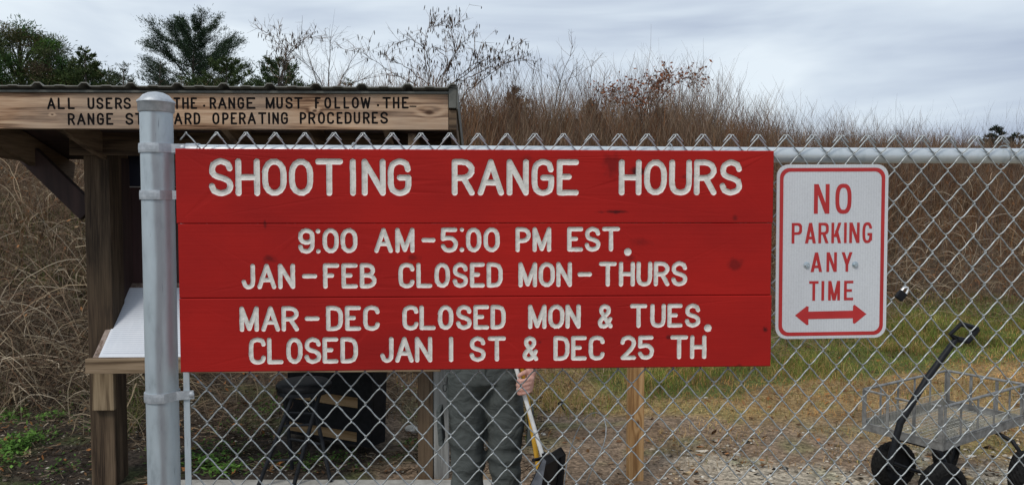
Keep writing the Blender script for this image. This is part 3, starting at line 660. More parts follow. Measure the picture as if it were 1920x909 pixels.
# ---------------------------------------------------------------- terrain
def foot(x): x = np.asarray(x, float); return np.clip(6.75 + .70 * x, 5.75, 11.2) + .35 * np.sin(x * 1.3) + .15 * np.sin(x * 3.1 + 1)
def gz(x, y):
    x = np.asarray(x, float); y = np.asarray(y, float)
    f = foot(x); t = (y - f)
    Hh = np.interp(x, [-14, -5, -1, 3, 6, 12, 22, 60], [2.6, 2.5, 2.4, 2.5, 2.5, 2.35, 2.2, 2.0])
    z = Hh * smooth01((t + .3) / 6.2)
    z = z + np.clip(t, -1.2, 0) * .05 * 0
    rough = .05 * vnoise(x, y, .9) + .03 * vnoise(x, y, .35) + .016 * vnoise(x, y, .12)
    amp = np.where((x > -2.3) & (x < .1) & (y < 4.75), .15, 1) * np.clip((y - 1) / 3, .2, 1) * (1 + 2.2 * smooth01((t + .5) / 2))
    z = z + rough * amp - .012 + .10 * smooth01((1.2 - np.abs(x + 3.2)) / 1.2) * smooth01((y - 4.2) / 1.2) 
    return z
def axis(segs):
    o = [segs[0][0]]
    for a, b, s in segs: o += list(np.arange(a + s, b + s * .5, s))
    return np.array(o)
ax = axis([(-400, -60, 34), (-60, -16, 4), (-16, -6, .5), (-6, 9, .075), (9, 20, .5), (20, 60, 4), (60, 400, 34)])
ay = axis([(-30, 1, 3.1), (1, 3.6, .26), (3.6, 13, .075), (13, 24, .5), (24, 60, 3), (60, 700, 40)])
X, Y = np.meshgrid(ax, ay, indexing='ij'); Z = gz(X, Y)
nx, ny = X.shape
V = np.stack([X, Y, Z], -1).reshape(-1, 3); ii = (np.arange(nx - 1)[:, None] * ny + np.arange(ny - 1)[None]).ravel()
Q = np.stack([ii, ii + ny, ii + ny + 1, ii + 1], -1)
def zone_cols(x, y):
    """albedo of the soil: dark humus by the kiosk, gravel, straw-covered and mossy ground, weed bank"""
    t = y - foot(x); n1 = vnoise(x, y, .7); n2 = vnoise(x, y, .23); n3 = vnoise(x, y, 2.1)
    humus = np.array([.052, .041, .032]); dirt = np.array([.28, .20, .135]); gravel = np.array([.50, .43, .33]); straw = np.array([.33, .225, .105]); green = np.array([.085, .125, .028]); bank = np.array([.085, .062, .042])
    def mixc(a, b, k): k = np.clip(k, 0, 1)[..., None]; return a * (1 - k) + b * k
    c = np.broadcast_to(dirt, x.shape + (3,)).copy()
    c = mixc(c, humus, smooth01((-.7 - x + .6 * n1) / .6))
    c = mixc(c, gravel, smooth01((x - 1.2 + n1 * 1.2) / .7) * smooth01((4.75 + .0 * x - y + n1 * 3.0 + n2 * 1.4) / .5))
    gr = smooth01((x + .4 + n1) / .5)
    c = mixc(c, straw, gr * smooth01((y - 5.75 + .22 * x + n1 * 1.5) / .5))
    c = mixc(c, green, gr * smooth01((y - 6.3 - .12 * x + n3 * 2.6 + n1 * 1.8) / .5) * .85); c = mixc(c, np.array([.15, .095, .055]), gr * smooth01((vnoise(x, y, .42) - .12) / .15) * .6 * (y < 7.5))
    c = mixc(c, green, smooth01((n2 - .12) / .2) * .4 * (t < .6))
    c = mixc(c, bank, smooth01((t - .1 + n1) / .8))
    return c * (1 + .35 * n2)[..., None]
cc = zone_cols(X, Y).reshape(-1, 3)
A_ = Acc(); A_.quads(V, Q, cc)
def ground_mat():
    m = tint_mat('soil_and_gravel', .95, 0, .15); t = m.node_tree; b = t.nodes['Principled BSDF']; lk = t.links.new; a = t.nodes['Attribute']
    tcn = N(t, 'ShaderNodeTexCoord'); n1 = N(t, 'ShaderNodeTexNoise'); n1.inputs['Scale'].default_value = 55; n1.inputs['Detail'].default_value = 6; n1.inputs['Roughness'].default_value = .75
    vo = N(t, 'ShaderNodeTexVoronoi'); vo.inputs['Scale'].default_value = 42; lk(tcn.outputs['Object'], n1.inputs[0]); lk(tcn.outputs['Object'], vo.inputs[0])
    r = N(t, 'ShaderNodeValToRGB'); r.color_ramp.elements[0].position = .32; r.color_ramp.elements[0].color = (.35, .35, .35, 1); r.color_ramp.elements[1].position = .68; r.color_ramp.elements[1].color = (1.0, 1.0, 1.0, 1); lk(n1.outputs['Fac'], r.inputs[0])
    mu = N(t, 'ShaderNodeVectorMath', operation='MULTIPLY'); lk(a.outputs['Color'], mu.inputs[0]); lk(r.outputs[0], mu.inputs[1])
    vs_ = N(t, 'ShaderNodeSeparateXYZ'); lk(vo.outputs['Color'], vs_.inputs[0]); mr_ = N(t, 'ShaderNodeMapRange'); mr_.inputs['To Min'].default_value = .7; mr_.inputs['To Max'].default_value = 1.9; lk(vs_.outputs[0], mr_.inputs['Value'])
    m2 = N(t, 'ShaderNodeVectorMath', operation='SCALE'); lk(mu.outputs[0], m2.inputs[0]); lk(mr_.outputs[0], m2.inputs['Scale']); lk(m2.outputs[0], b.inputs['Base Color'])
    bp = N(t, 'ShaderNodeBump'); bp.inputs['Strength'].default_value = .7; bp.inputs['Distance'].default_value = .02; lk(n1.outputs['Fac'], bp.inputs['Height']); lk(bp.outputs[0], b.inputs['Normal']); return m
M_ground = ground_mat()
g_o = A_.build('ground', M_ground, kind='structure'); g_o.data.polygons.foreach_set('use_smooth', [True] * len(g_o.data.polygons))
def gz1(x, y): return float(gz(np.array(x), np.array(y)))

# concrete pad that the man and the stool stand on
M_conc = mat('weathered_concrete', (.25, .24, .215), (.42, .41, .375), scale=14, rough=.9, bump=.3, ramp=(.3, .7))
mb = MB(); mb.box((-2.12, 2.0, -.12), (-.10, 4.46, .03)); mb.build('concrete_pad', M_conc, kind='structure', bevel=.008)
PAD = .03

# ---------------------------------------------------------------- information kiosk
KY = R(1.5)
K0 = G(172, 903, 0.0); K0.z = 0
KM = Matrix.Translation(K0) @ Matrix.Rotation(KY, 4, 'Z')
def kh(px, py, v=0): return hit(KM, px, py, v)
kiosk = empty('notice_kiosk', K0, KY, label='brown timber notice kiosk with green metal roof, black routed lettering and sloping desk', cat='kiosk')
M_post = wood('kiosk_post_wood', (.034, .022, .014), (.080, .053, .033), (.150, .104, .066), 'Z', 1.0, (), .3, grain=22, weather=(.07, .048, .028))
M_beam = wood('kiosk_beam_wood', (.045, .028, .017), (.10, .066, .040), (.17, .115, .07), 'X', 1.0, (), .3)
M_rafter = wood('kiosk_rafter_wood', (.045, .028, .017), (.10, .066, .040), (.17, .115, .07), 'Y', 1.0, (), .3)
M_dark = mat('dark_stained_boards', (.022, .013, .012), (.055, .030, .026), scale=12, rough=.8, stretch=(1, 1, .1), bump=.2)
M_green = mat('dark_green_roof_metal', (.085, .086, .074), (.13, .13, .113), scale=22, rough=.55, metal=.1, bump=.08)
# local frame: x right, y back, z up; 0 = front-left corner of the left post
pw = .152
mb = MB(); mb.box((0, 0, -.3), (pw, pw, 2.12)); mb.build('post', M_post, kiosk, bevel=.004)
# light block notched on the post under the desk
ba = kh(171, 700, -.036); bb = kh(213.5, 769, -.036)
mb = MB(); mb.box((ba.x, -.036, bb.z), (bb.x, -.001, ba.z + .012)); mb.build('desk_bracket', wood('bracket_wood', (.08, .055, .032), (.19, .135, .08), (.30, .225, .14), 'Z', 1.0, (), .4, grain=40), kiosk, bevel=.002)
# right hand posts
q0 = kh(784, 880, .02); q1 = kh(812, 880, .02)
mb = MB(); mb.box((q0.x, .02, -.3), (q1.x, .11, 2.10)); mb.build('post', M_post, kiosk, bevel=.003)
g0 = kh(812.6, 880, .03); g1 = kh(841, 880, .03)
M_grey = wood('grey_weathered_wood', (.16, .16, .155), (.26, .26, .25), (.38, .38, .37), 'Z', 1.0, (), .25, grain=18, weather=(.22, .22, .20))
mb = MB(); mb.box((g0.x + .002, .03, -.3), (g1.x, .12, 2.06)); mb.build('post', M_grey, kiosk, bevel=.003, label='weathered pale grey post')
# rear posts
for x_ in (0.18, q0.x - .03):
    mb = MB(); mb.box((x_, .33, -.3), (x_ + .09, .42, 1.98)); mb.build('post', M_post, kiosk, bevel=.003)
# fascia
FV = -.56
fz1 = kh(500, 176, FV).z; fz0 = kh(500, 242.5, FV).z; fxr = kh(840.5, 210, FV).x; fxl = kh(-75, 210, FV).x
kn = kh(805, 211, FV); kn2 = kh(590, 208, FV); kn3 = kh(98, 215, FV)
M_fascia = wood('fascia_wood', (.12, .060, .032), (.37, .225, .135), (.56, .39, .26), 'X', 1.0, [(kn.x, 0, kn.z, .014), (kn2.x, 0, kn2.z, .008), (kn3.x, 0, kn3.z, .004)], .25, grain=34, weather=(.33, .26, .20))
ZR = [('A', 88, 104), ('L', 108, 121.5), ('L', 127, 140), ('U', 164, 177), ('S', 180.5, 194), ('E', 198, 211), ('R', 215.5, 229), ('S', 231.5, 245.5), ('O', 270, 283), ('F', 287, 299),
      ('T', 325, 338.5), ('H', 341.5, 354), ('E', 357.5, 369.5), ('R', 393, 405.5), ('A', 408.5, 425), ('N', 428, 441), ('G', 445, 458), ('E', 462, 479),
      ('M', 498, 515), ('U', 518, 530.5), ('S', 535, 549), ('T', 551.5, 567.5), ('F', 590.5, 601.5), ('O', 608, 621), ('L', 627, 638), ('L', 644, 655), ('O', 659.5, 673), ('W', 676, 695),
      ('T', 717, 733), ('H', 736.5, 749), ('E', 753.5, 766.5)]
ZR2 = [('R', 127, 140.5), ('A', 144, 160.5), ('N', 164, 177), ('G', 181.5, 195), ('E', 199, 212.5), ('S', 235, 250), ('T', 253, 268), ('A', 271, 287), ('N', 290, 303), ('D', 307, 320),
       ('A', 326, 342), ('R', 346, 359.5), ('D', 363, 375.5), ('O', 398, 411.5), ('P', 416.5, 429), ('E', 432.5, 444.5), ('R', 448, 461), ('A', 464, 480), ('T', 484, 499.5), ('I', 501, 508), ('N', 510.5, 523),
       ('G', 526.5, 540), ('P', 562, 574.5), ('R', 578, 591.5), ('O', 596, 609.5), ('C', 613, 626.5), ('E', 631, 642.5), ('D', 646, 659.5), ('U', 663, 675.5), ('R', 680.5, 693.5), ('E', 697, 709), ('S', 713, 727.5)]
rr = .0054
f1 = glyph_line(0, FV, ZR, rr, lin(88, 183.5, 766, 182), lin(88, 205.5, 766, 204), KM) + glyph_line(0, FV, [('.', 380.5, 385, 196.5, 201), ('.', 706.5, 711, 195.5, 200), ('-', 767.5, 781, 198.2, 201.5)], .0035, None, None, KM)
f2 = glyph_line(0, FV, ZR2, rr, lin(127, 212.5, 727, 209.8), lin(127, 235, 727, 232.5), KM)
fo = engraved_board((fxl, fxr, fz0, fz1), f1 + f2, 'fascia_board', M_fascia, M_black_letter, kiosk, ring=.0004, deep=(.001, .003), thick=.038, jit=.0002, cham=.0015)
fo.location.y = FV
# corner block and rake trim (right), roof sheet
mb = MB(); mb.box((fxr + .002, FV + .002, fz0), (fxr + .044, FV + .04, fz0 + (fz1 - fz0) * .56)); mb.build('end_block', M_beam, kiosk, bevel=.002)
RB = .42
slope = (2.03 - (fz1 + .03)) / (RB - FV)            # roof falls to the back
def rz(y): return fz1 + .012 + (y - FV) * slope
roof = MB(); rib = .0
xs = []; x = fxr + .03; per = (kh(682, 168, FV).x - kh(511, 168, FV).x) / 2; ribc = kh(595, 168, FV).x
x = fxl - .05
prof = []
k = math.floor((x - ribc) / per)
while ribc + k * per < fxr + .06:
    c_ = ribc + k * per; prof += [(c_ - .030, 0), (c_ - .013, .018), (c_ + .013, .018), (c_ + .030, 0), (c_ + .085, 0), (c_ + .095, .004), (c_ + .135, .004), (c_ + .145, 0)]; k += 1
prof = [p_ for p_ in prof if fxl - .05 < p_[0] < fxr + .05]
for y_ in (FV - .035, RB + .02):
    for x_, z_ in prof: roof.v.append((x_, y_, rz(y_) + z_ + .006))
n_ = len(prof)
for i in range(n_ - 1): roof.f.append((i, i + 1, n_ + i + 1, n_ + i))
ro = roof.build('roof_sheet', M_green, kiosk); sm = ro.modifiers.new('thickness', 'SOLIDIFY'); sm.thickness = .006; sm.offset = 1
# front drip edge of the sheet and rake cap at the right end
mb = MB(); mb.box((fxl, FV - .012, fz1 + .001), (fxr + .01, FV - .002, fz1 + .014)); mb.build('drip_edge', M_green, kiosk, bevel=.002)
mb = MB()
vsr = []
for y_ in (FV - .02, RB + .02):
    zt = rz(y_) + .032; vsr += [(fxr + .003, y_, zt), (fxr + .052, y_, zt - .004), (fxr + .052, y_, zt - .13), (fxr + .046, y_, zt - .13), (fxr + .046, y_, zt - .02), (fxr + .003, y_, zt - .014)]
mb.add(vsr, [(i, (i + 1) % 6, (i + 1) % 6 + 6, i + 6) for i in range(6)] + [tuple(range(6))[::-1], tuple(range(6, 12))]); mb.build('rake_cap', M_green, kiosk)
mb = MB(); mb.box((fxr + .003, FV - .017, fz1 - .075), (fxr + .0455, FV + .0005, fz1 + .03)); mb.build('rake_cap', M_green, kiosk, bevel=.003)
for side, x_ in ((0, fxr + .004), (1, fxl)):   # rake rafters
    mb = MB(); mb.beam((x_ + .02, FV + .042, rz(FV + .04) - .11), (x_ + .02, RB, rz(RB) - .11), .038, .16); mb.build('rafter', M_rafter, kiosk)
for x_ in np.linspace(fxl + .45, fxr - .35, 5):
    mb = MB(); mb.beam((x_, FV + .042, rz(FV + .04) - .085), (x_, RB, rz(RB) - .085), .038, .14); mb.build('rafter', M_rafter, kiosk)
mb = MB(); nb = 12; xb = np.linspace(fxl, fxr, nb + 1)
for y_a, y_b in [(FV + .05 + i * .31, FV + .05 + i * .31 + .29) for i in range(3)]:
    m1 = MB(); m1.add([(fxl, y_a, rz(y_a) - .012), (fxr, y_a, rz(y_a) - .012), (fxr, y_b, rz(y_b) - .012), (fxl, y_b, rz(y_b) - .012), (fxl, y_a, rz(y_a) + .002), (fxr, y_a, rz(y_a) + .002), (fxr, y_b, rz(y_b) + .002), (fxl, y_b, rz(y_b) + .002)],
        [(0, 3, 2, 1), (4, 5, 6, 7), (0, 1, 5, 4), (1, 2, 6, 5), (2, 3, 7, 6), (3, 0, 4, 7)]); m1.build('roof_board', M_dark, kiosk)
# beams: front header on the posts, side beams out to the fascia, braces
hz = kh(230, 292, .0).z
mb = MB(); mb.box((-.06, -.042, hz), (q1.x + .12, -.002, hz + .16)); mb.build('header_beam', M_beam, kiosk, bevel=.003)
for x_ in (q0.x + .03,):
    mb = MB(); mb.beam((x_, FV + .045, 2.02), (x_, -.043, 2.0), .04, .14); mb.build('side_beam', M_rafter, kiosk, bevel=.003)
mb = MB(); mb.beam((.01, .03, 1.66), (-.52, .03, 2.19), .045, .125, up=(1, 0, 1)); mb.build('brace', M_dark, kiosk, bevel=.004)
mb = MB(); mb.beam((q1.x + .02, .06, 1.80), (q1.x + .20, .06, 2.02), .04, .09, up=(1, 0, 1)); mb.build('brace', M_dark, kiosk, bevel=.004)
mb = MB(); mb.beam((-.34, FV + .045, 2.07), (-.34, RB, 2.04), .04, .17); mb.build('side_beam', M_rafter, kiosk)
# back wall of dark red-brown boards
bxs = np.linspace(.02, q1.x + .06, 10)
for a, b_ in zip(bxs, bxs[1:]):
    mb = MB(); mb.box((a + .002, .29 + random.uniform(0, .003), .95), (b_ - .002, .31, 2.03)); mb.build('back_board', mat('dark_red_brown_stain', (.028, .012, .012), (.055, .024, .022), scale=10, rough=.7, stretch=(1, 1, .15), bump=.2) if a == bxs[0] else bpy.data.materials['dark_red_brown_stain'], kiosk)
# left cheek panel
mb = MB(); mb.box((pw - .03, pw + .002, 1.0), (pw - .008, .285, 2.0)); mb.build('side_panel', M_dark, kiosk)
# dark notice frame at the top left of the wall
n0 = kh(234, 302, .27); n1_ = kh(300, 349, .27)
mb = MB(); mb.box((n0.x, .268, n1_.z), (n1_.x + .3, .287, n0.z + .05)); nf = mb.build('notice_frame', mat('navy_black_frame', (.010, .012, .022), (.016, .018, .032), rough=.4), kiosk, bevel=.002)
mb = MB(); mb.box((n0.x, .264, n1_.z - .008), (n1_.x + .3, .2875, n1_.z - .003)); mb.build('frame_edge', mat('pale_edge', (.4, .38, .36), rough=.6), nf)
# sloping desk: front edge board and top
dl = kh(159, 672, -.20); dz1 = kh(400, 671.5, -.20).z; dz0 = kh(400, 699, -.20).z; dr = kh(826, 690, -.20)
mb = MB(); mb.box((dl.x, -.20, dz0), (dr.x, -.162, dz1)); mb.build('desk_edge', wood('desk_edge_wood', (.10, .065, .038), (.20, .14, .085), (.29, .21, .135), 'X', 1.0, (), .35, grain=30), kiosk, bevel=.003)
DB = .27; dzb = kh(300, 530.5, DB).z
def desk_pt(x, t_, lift=0): # t 0..1 front to back
    y_ = -.16 + t_ * (DB + .16); z_ = dz1 - .012 + t_ * (dzb - dz1 + .012); nrm = Vector((0, -(dzb - dz1), DB + .16)).normalized(); return Vector((x, y_, z_)) + nrm * lift
def desk_slab(x0, x1, t0, t1, l0, l1, xs0=0, xs1=0):
    vs = [desk_pt(x0, t0, l0), desk_pt(x1, t0, l0), desk_pt(x1 + xs1, t1, l0), desk_pt(x0 + xs0, t1, l0), desk_pt(x0, t0, l1), desk_pt(x1, t0, l1), desk_pt(x1 + xs1, t1, l1), desk_pt(x0 + xs0, t1, l1)]
    return MB().add(vs, [(0, 3, 2, 1), (4, 5, 6, 7), (0, 1, 5, 4), (1, 2, 6, 5), (2, 3, 7, 6), (3, 0, 4, 7)])
dx0 = kh(172, 668, -.16).x
desk_slab(dx0, dr.x - .03, 0, 1, -.018, 0).build('desk_top', wood('desk_wood', (.14, .10, .075), (.25, .19, .16), (.34, .28, .24), 'Y', 1.0, (), .2), kiosk)
M_paper = mat('laminated_paper', (.60, .64, .70), (.72, .75, .80), scale=3, rough=.25, spec=.6)
def text_mat():
    m = mat('small_print', (.62, .66, .72), (.70, .73, .78), scale=4, rough=.3, spec=.5); t = m.node_tree; b = t.nodes['Principled BSDF']; lk = t.links.new
    tcn = N(t, 'ShaderNodeTexCoord'); sp_ = N(t, 'ShaderNodeSeparateXYZ'); lk(tcn.outputs['Object'], sp_.inputs[0])
    w1 = N(t, 'ShaderNodeMath', operation='MULTIPLY'); w1.inputs[1].default_value = 560; lk(sp_.outputs['Y'], w1.inputs[0]); s1 = N(t, 'ShaderNodeMath', operation='SINE'); lk(w1.outputs[0], s1.inputs[0])
    mpn = N(t, 'ShaderNodeMapping'); mpn.inputs['Scale'].default_value = (60, 14, 14); lk(tcn.outputs['Object'], mpn.inputs[0]); n = N(t, 'ShaderNodeTexNoise'); n.inputs['Scale'].default_value = 1; n.inputs['Detail'].default_value = 3; lk(mpn.outputs[0], n.inputs[0])
    ad_ = N(t, 'ShaderNodeMath', operation='MULTIPLY'); lk(s1.outputs[0], ad_.inputs[0]); lk(n.outputs['Fac'], ad_.inputs[1])
    r = N(t, 'ShaderNodeValToRGB'); r.color_ramp.elements[0].position = .22; r.color_ramp.elements[0].color = (0, 0, 0, 1); r.color_ramp.elements[1].position = .38; r.color_ramp.elements[1].color = (.26, .26, .26, 1); lk(ad_.outputs[0], r.inputs[0])
    mi = N(t, 'ShaderNodeMixRGB'); mi.inputs['Color2'].default_value = (.16, .20, .30, 1); lk(r.outputs[0], mi.inputs[0]); lk(t.nodes[m['ramp']].outputs[0], mi.inputs[1]); lk(mi.outputs[0], b.inputs['Base Color']); return m
M_text = text_mat()
desk_slab(dx0 + .035, dr.x - .08, .025, .93, .001, .003).build('notice_backing', M_paper, kiosk)
sx_ = dx0 + .05
while sx_ < dr.x - .35:
    o = desk_slab(sx_, sx_ + .26, .07, .50, .0035, .0045).build('notice_sheet', M_text, kiosk)
    o = desk_slab(sx_, sx_ + .26, .52, .92, .0035, .0045).build('notice_sheet', M_text, kiosk); sx_ += .285
mb = MB(); mb.add([desk_pt(dx0 + .012, .06, .001) + Vector((.004 * math.cos(a), .003 * math.sin(a), .003 * math.sin(a))) for a in np.linspace(0, 2 * math.pi, 9)[:-1]], [tuple(range(8))]); mb.build('screw_hole', M_black, kiosk)

# ---------------------------------------------------------------- orange brown post standing in the grass
wp = empty('wooden_post', G(1190, 893, .0), R(-3), label='bare square orange-brown timber post standing upright in the grass right of the man', cat='post')
mb = MB(); mb.box((-.05, -.045, -.25), (.05, .045, 1.15)); mb.build('timber', wood('treated_pine', (.22, .115, .045), (.36, .205, .085), (.48, .30, .145), 'Z', 1.0, [(.013, 0, .36, .012)], .25, grain=20), wp, bevel=.003)
wp.location.z = gz1(wp.location.x, wp.location.y)

# ---------------------------------------------------------------- black cabinet lying behind the desk
box_o = empty('storage_box', (P(534, 800, 5.30).x, 5.30, .065), R(-24), label='big black box with two bare plywood strips across its front under the desk', cat='box')
bw = .75; bh = .60; bd = .17
mb = MB(); mb.box((0, .012, 0), (bw, bd, bh)); mb.build('case', M_black, box_o, bevel=.004)
M_ply = wood('plywood_strip', (.17, .10, .045), (.27, .17, .08), (.36, .24, .13), 'X', 1.0, (), .2)
for z0_, z1_, nm, mt in ((0.0, .018, 'panel', M_black), (.021, .085, 'plywood_strip', M_ply), (.088, .252, 'panel', M_black), (.255, .325, 'plywood_strip', M_ply), (.328, bh, 'panel', M_black)):
    mb = MB(); mb.box((.03, -.004 if nm == 'panel' else 0, z0_), (bw - .12, .012, z1_)); mb.build(nm, mt, box_o)
mb = MB(); mb.box((bw - .118, -.008, 0), (bw, .0115, bh)); mb.build('corner_panel', M_black, box_o, bevel=.002)
box_o.rotation_euler = (R(-2), R(1), R(-24))

# ---------------------------------------------------------------- folding stool
sc_ = Vector((-1.29, 4.54, PAD)); st_o = empty('folding_stool', sc_, 0, label='black folding stool with a round padded seat in front of the black box', cat='stool')
sh = .575
mb = MB(); mb.lathe([(.01, sh - .030), (.158, sh - .030), (.168, sh - .018), (.168, sh - .004), (.15, sh + .012), (.10, sh + .018), (.01, sh + .019)], 32); mb.build('seat', M_black, st_o, True)
mb = MB(); mb.lathe([(.12, sh - .055), (.160, sh - .055), (.162, sh - .031), (.12, sh - .031)], 32); mb.build('seat_rim', M_blackmetal, st_o, True)
lg = []
for tx, ty, bxp, byp in ((-.035, -.09, 483, 914), (.115, -.06, 551, 909), (-.14, .05, 548, 879), (.01, .10, 620, 903)):
    b_ = G(bxp, byp, PAD if byp > 890 else .03) - sc_; t_ = Vector((tx, ty, sh - .045)); lg.append((t_, b_))
    mb = MB(); mb.tube([t_, t_.lerp(b_, .5) + Vector((0, 0, .002)), b_], .0125, 10); mb.build('leg', M_blackmetal, st_o, True)
for i, j, f in ((0, 1, .72), (2, 3, .62), (0, 1, .35), (2, 3, .30)):
    mb = MB(); mb.tube([lg[i][0].lerp(lg[i][1], f), lg[j][0].lerp(lg[j][1], f)], .008, 8); mb.build('crossbar', M_blackmetal, st_o, True)
# ---------------------------------------------------------------- the man behind the sign
PX, PY = P(910, 700, 3.5).x, 3.5
man = empty('person', (PX, PY, PAD), 0, label='person in dark grey-green trousers and dark jacket behind the red sign, holding a dustpan', cat='person')
def skin_mat():
    m = mat('skin', (.48, .24, .19), (.64, .38, .31), scale=45, rough=.5, bump=.15); m.node_tree.nodes['Principled BSDF'].inputs['Subsurface Weight'].default_value = .08; return m
M_skin = skin_mat()
def loft(mb, rings, n=22):
    """rings: (centre, rx, ry) stacked in z, optionally with a power"""
    vs = []; fs = []; m = len(rings)
    for c, rx, ry in rings:
        for k in range(n):
            a = 2 * math.pi * k / n; vs.append((c[0] + rx * math.cos(a), c[1] + ry * math.sin(a), c[2]))
    for i in range(m - 1):
        for k in range(n): k2 = (k + 1) % n; fs.append((i * n + k, i * n + k2, (i + 1) * n + k2, (i + 1) * n + k))
    fs += [tuple(range(n))[::-1], tuple((m - 1) * n + k for k in range(n))]; mb.add(vs, fs)
def remesh(o, vox, sm=4, fac=.5):
    r = o.modifiers.new('union', 'REMESH'); r.mode = 'VOXEL'; r.voxel_size = vox; r.use_smooth_shade = True
    s = o.modifiers.new('smooth', 'SMOOTH'); s.iterations = sm; s.factor = fac
# body: head with a face, neck, torso, arms and hands, legs (facing the camera, -y)
mb = MB()
loft(mb, [((0, .01, .86), .05, .05), ((0, .01, .90), .14, .10), ((0, .01, 1.0), .155, .11), ((0, 0, 1.12), .145, .10), ((0, 0, 1.28), .165, .11), ((0, .01, 1.40), .175, .105), ((0, .015, 1.455), .12, .08), ((0, .02, 1.475), .062, .058), ((0, .015, 1.55), .056, .056)])
loft(mb, [((0, .0, 1.515), .03, .03), ((0, -.012, 1.54), .05, .062), ((0, -.006, 1.57), .064, .082), ((0, 0, 1.62), .074, .093), ((0, .004, 1.67), .077, .098), ((0, .008, 1.71), .071, .092), ((0, .01, 1.74), .052, .068), ((0, .01, 1.757), .02, .03)])
mb.tube([(0, -.092, 1.655), (0, -.104, 1.635), (0, -.115, 1.618), (0, -.098, 1.612)], [.007, .009, .012, .008], 8)
mb.tube([(-.022, -.087, 1.585), (0, -.093, 1.587), (.022, -.087, 1.585)], [.004, .007, .004], 8); mb.tube([(-.02, -.083, 1.575), (0, -.09, 1.574), (.02, -.083, 1.575)], [.004, .006, .004], 8)
for s in (-1, 1):
    mb.tube([(s * .012, -.091, 1.668), (s * .035, -.09, 1.673), (s * .055, -.075, 1.666)], .006, 6)
    mb.tube([(s * .074, .005, 1.66), (s * .084, .012, 1.65), (s * .083, .012, 1.625), (s * .074, .002, 1.605)], [.006, .009, .008, .006], 8)
    loft(mb, [((s * .10, 0, .10), .036, .045), ((s * .10, .005, .30), .052, .055), ((s * .095, 0, .46), .052, .055), ((s * .092, 0, .62), .072, .075), ((s * .085, .005, .84), .082, .085), ((s * .08, .01, .92), .06, .07)])
    mb.tube([(s * .10, .02, .03), (s * .10, -.04, .03), (s * .102, -.12, .025)], [.035, .036, .028], 10)
# picture-right arm holds the sticks
sa = P(968, 690, 3.36); sb = P(1018, 856, 3.30); sd = (sb - sa).normalized(); off = Vector((PX, PY, PAD))
hp = sa + (sb - sa) * .20 - off                       # where the hand grips
mb.tube([(.165, .02, 1.415), (.215, .02, 1.32), (.255, .03, 1.17), (.262, .0, 1.10), (.25, -.06, 1.02), (hp.x + .052, hp.y + .035, hp.z + .115), (hp.x + .045, hp.y + .015, hp.z + .07)], [.05, .048, .042, .04, .038, .028, .027], 14)
mb.tube([(hp.x + .048, hp.y + .018, hp.z + .08), (hp.x + .041, hp.y + .008, hp.z + .05), (hp.x + .036, hp.y + .006, hp.z + .02), (hp.x + .034, hp.y + .006, hp.z - .012), (hp.x + .036, hp.y + .008, hp.z - .032)], [.024, .024, .022, .0205, .014], 12)
mb.tube([(hp.x + .040, hp.y - .010, hp.z + .045), (hp.x + .036, hp.y - .008, hp.z + .01), (hp.x + .034, hp.y - .006, hp.z - .022)], [.018, .019, .014], 10)
for i, (ln, r) in enumerate(((1, .0092), (1.08, .0094), (1.0, .009), (.84, .008))):
    z = hp.z + .034 - i * .0195; x = hp.x
    mb.tube([(x + .036, hp.y - .008, z + .004), (x + .030, hp.y - .026, z + .002), (x + .010, hp.y - .036, z - .002), (x - .010 * ln, hp.y - .031, z - .005), (x - .019 * ln, hp.y - .014, z - .008), (x - .012, hp.y - .002, z - .009)], [r * 1.1, r * 1.15, r, r * 1.04, r * .92, r * .7], 9)
mb.tube([(hp.x + .036, hp.y + .004, hp.z + .062), (hp.x + .018, hp.y - .012, hp.z + .066), (hp.x - .004, hp.y - .026, hp.z + .058), (hp.x - .018, hp.y - .028, hp.z + .048)], [.013, .0115, .0105, .008], 9)
# other arm: bent, hand resting on the belt
mb.tube([(-.165, .02, 1.415), (-.225, .03, 1.32), (-.285, .05, 1.18), (-.29, .04, 1.13), (-.22, -.06, 1.08), (-.15, -.115, 1.06)], [.05, .048, .042, .04, .034, .026], 14)
mb.tube([(-.155, -.112, 1.06), (-.12, -.13, 1.052), (-.085, -.135, 1.045)], [.024, .027, .022], 10)
for i, (ln, r) in enumerate(((.92, .0088), (1.05, .009), (1.0, .0088), (.8, .0078))):
    z = 1.073 - i * .0185
    mb.tube([(-.09, -.135, z), (-.09 + .035 * ln, -.138, z - .006), (-.09 + .058 * ln, -.128, z - .014), (-.09 + .068 * ln, -.115, z - .024)], [r * 1.1, r, r * .95, r * .75], 9)
mb.tube([(-.13, -.13, 1.075), (-.108, -.138, 1.097), (-.085, -.137, 1.108)], [.012, .0105, .008], 9)
body = mb.build('body', M_skin, man); remesh(body, .0046, 3)
for s in (-1, 1):
    m2 = MB(); m2.lathe([(.001, -.011), (.007, -.0085), (.011, 0), (.007, .0085), (.001, .011)], 12, Matrix.Translation((s * .031, -.081, 1.652))); m2.build('eye', mat('eye_white', (.7, .7, .68), rough=.3) if s < 0 else bpy.data.materials['eye_white'], body, True)
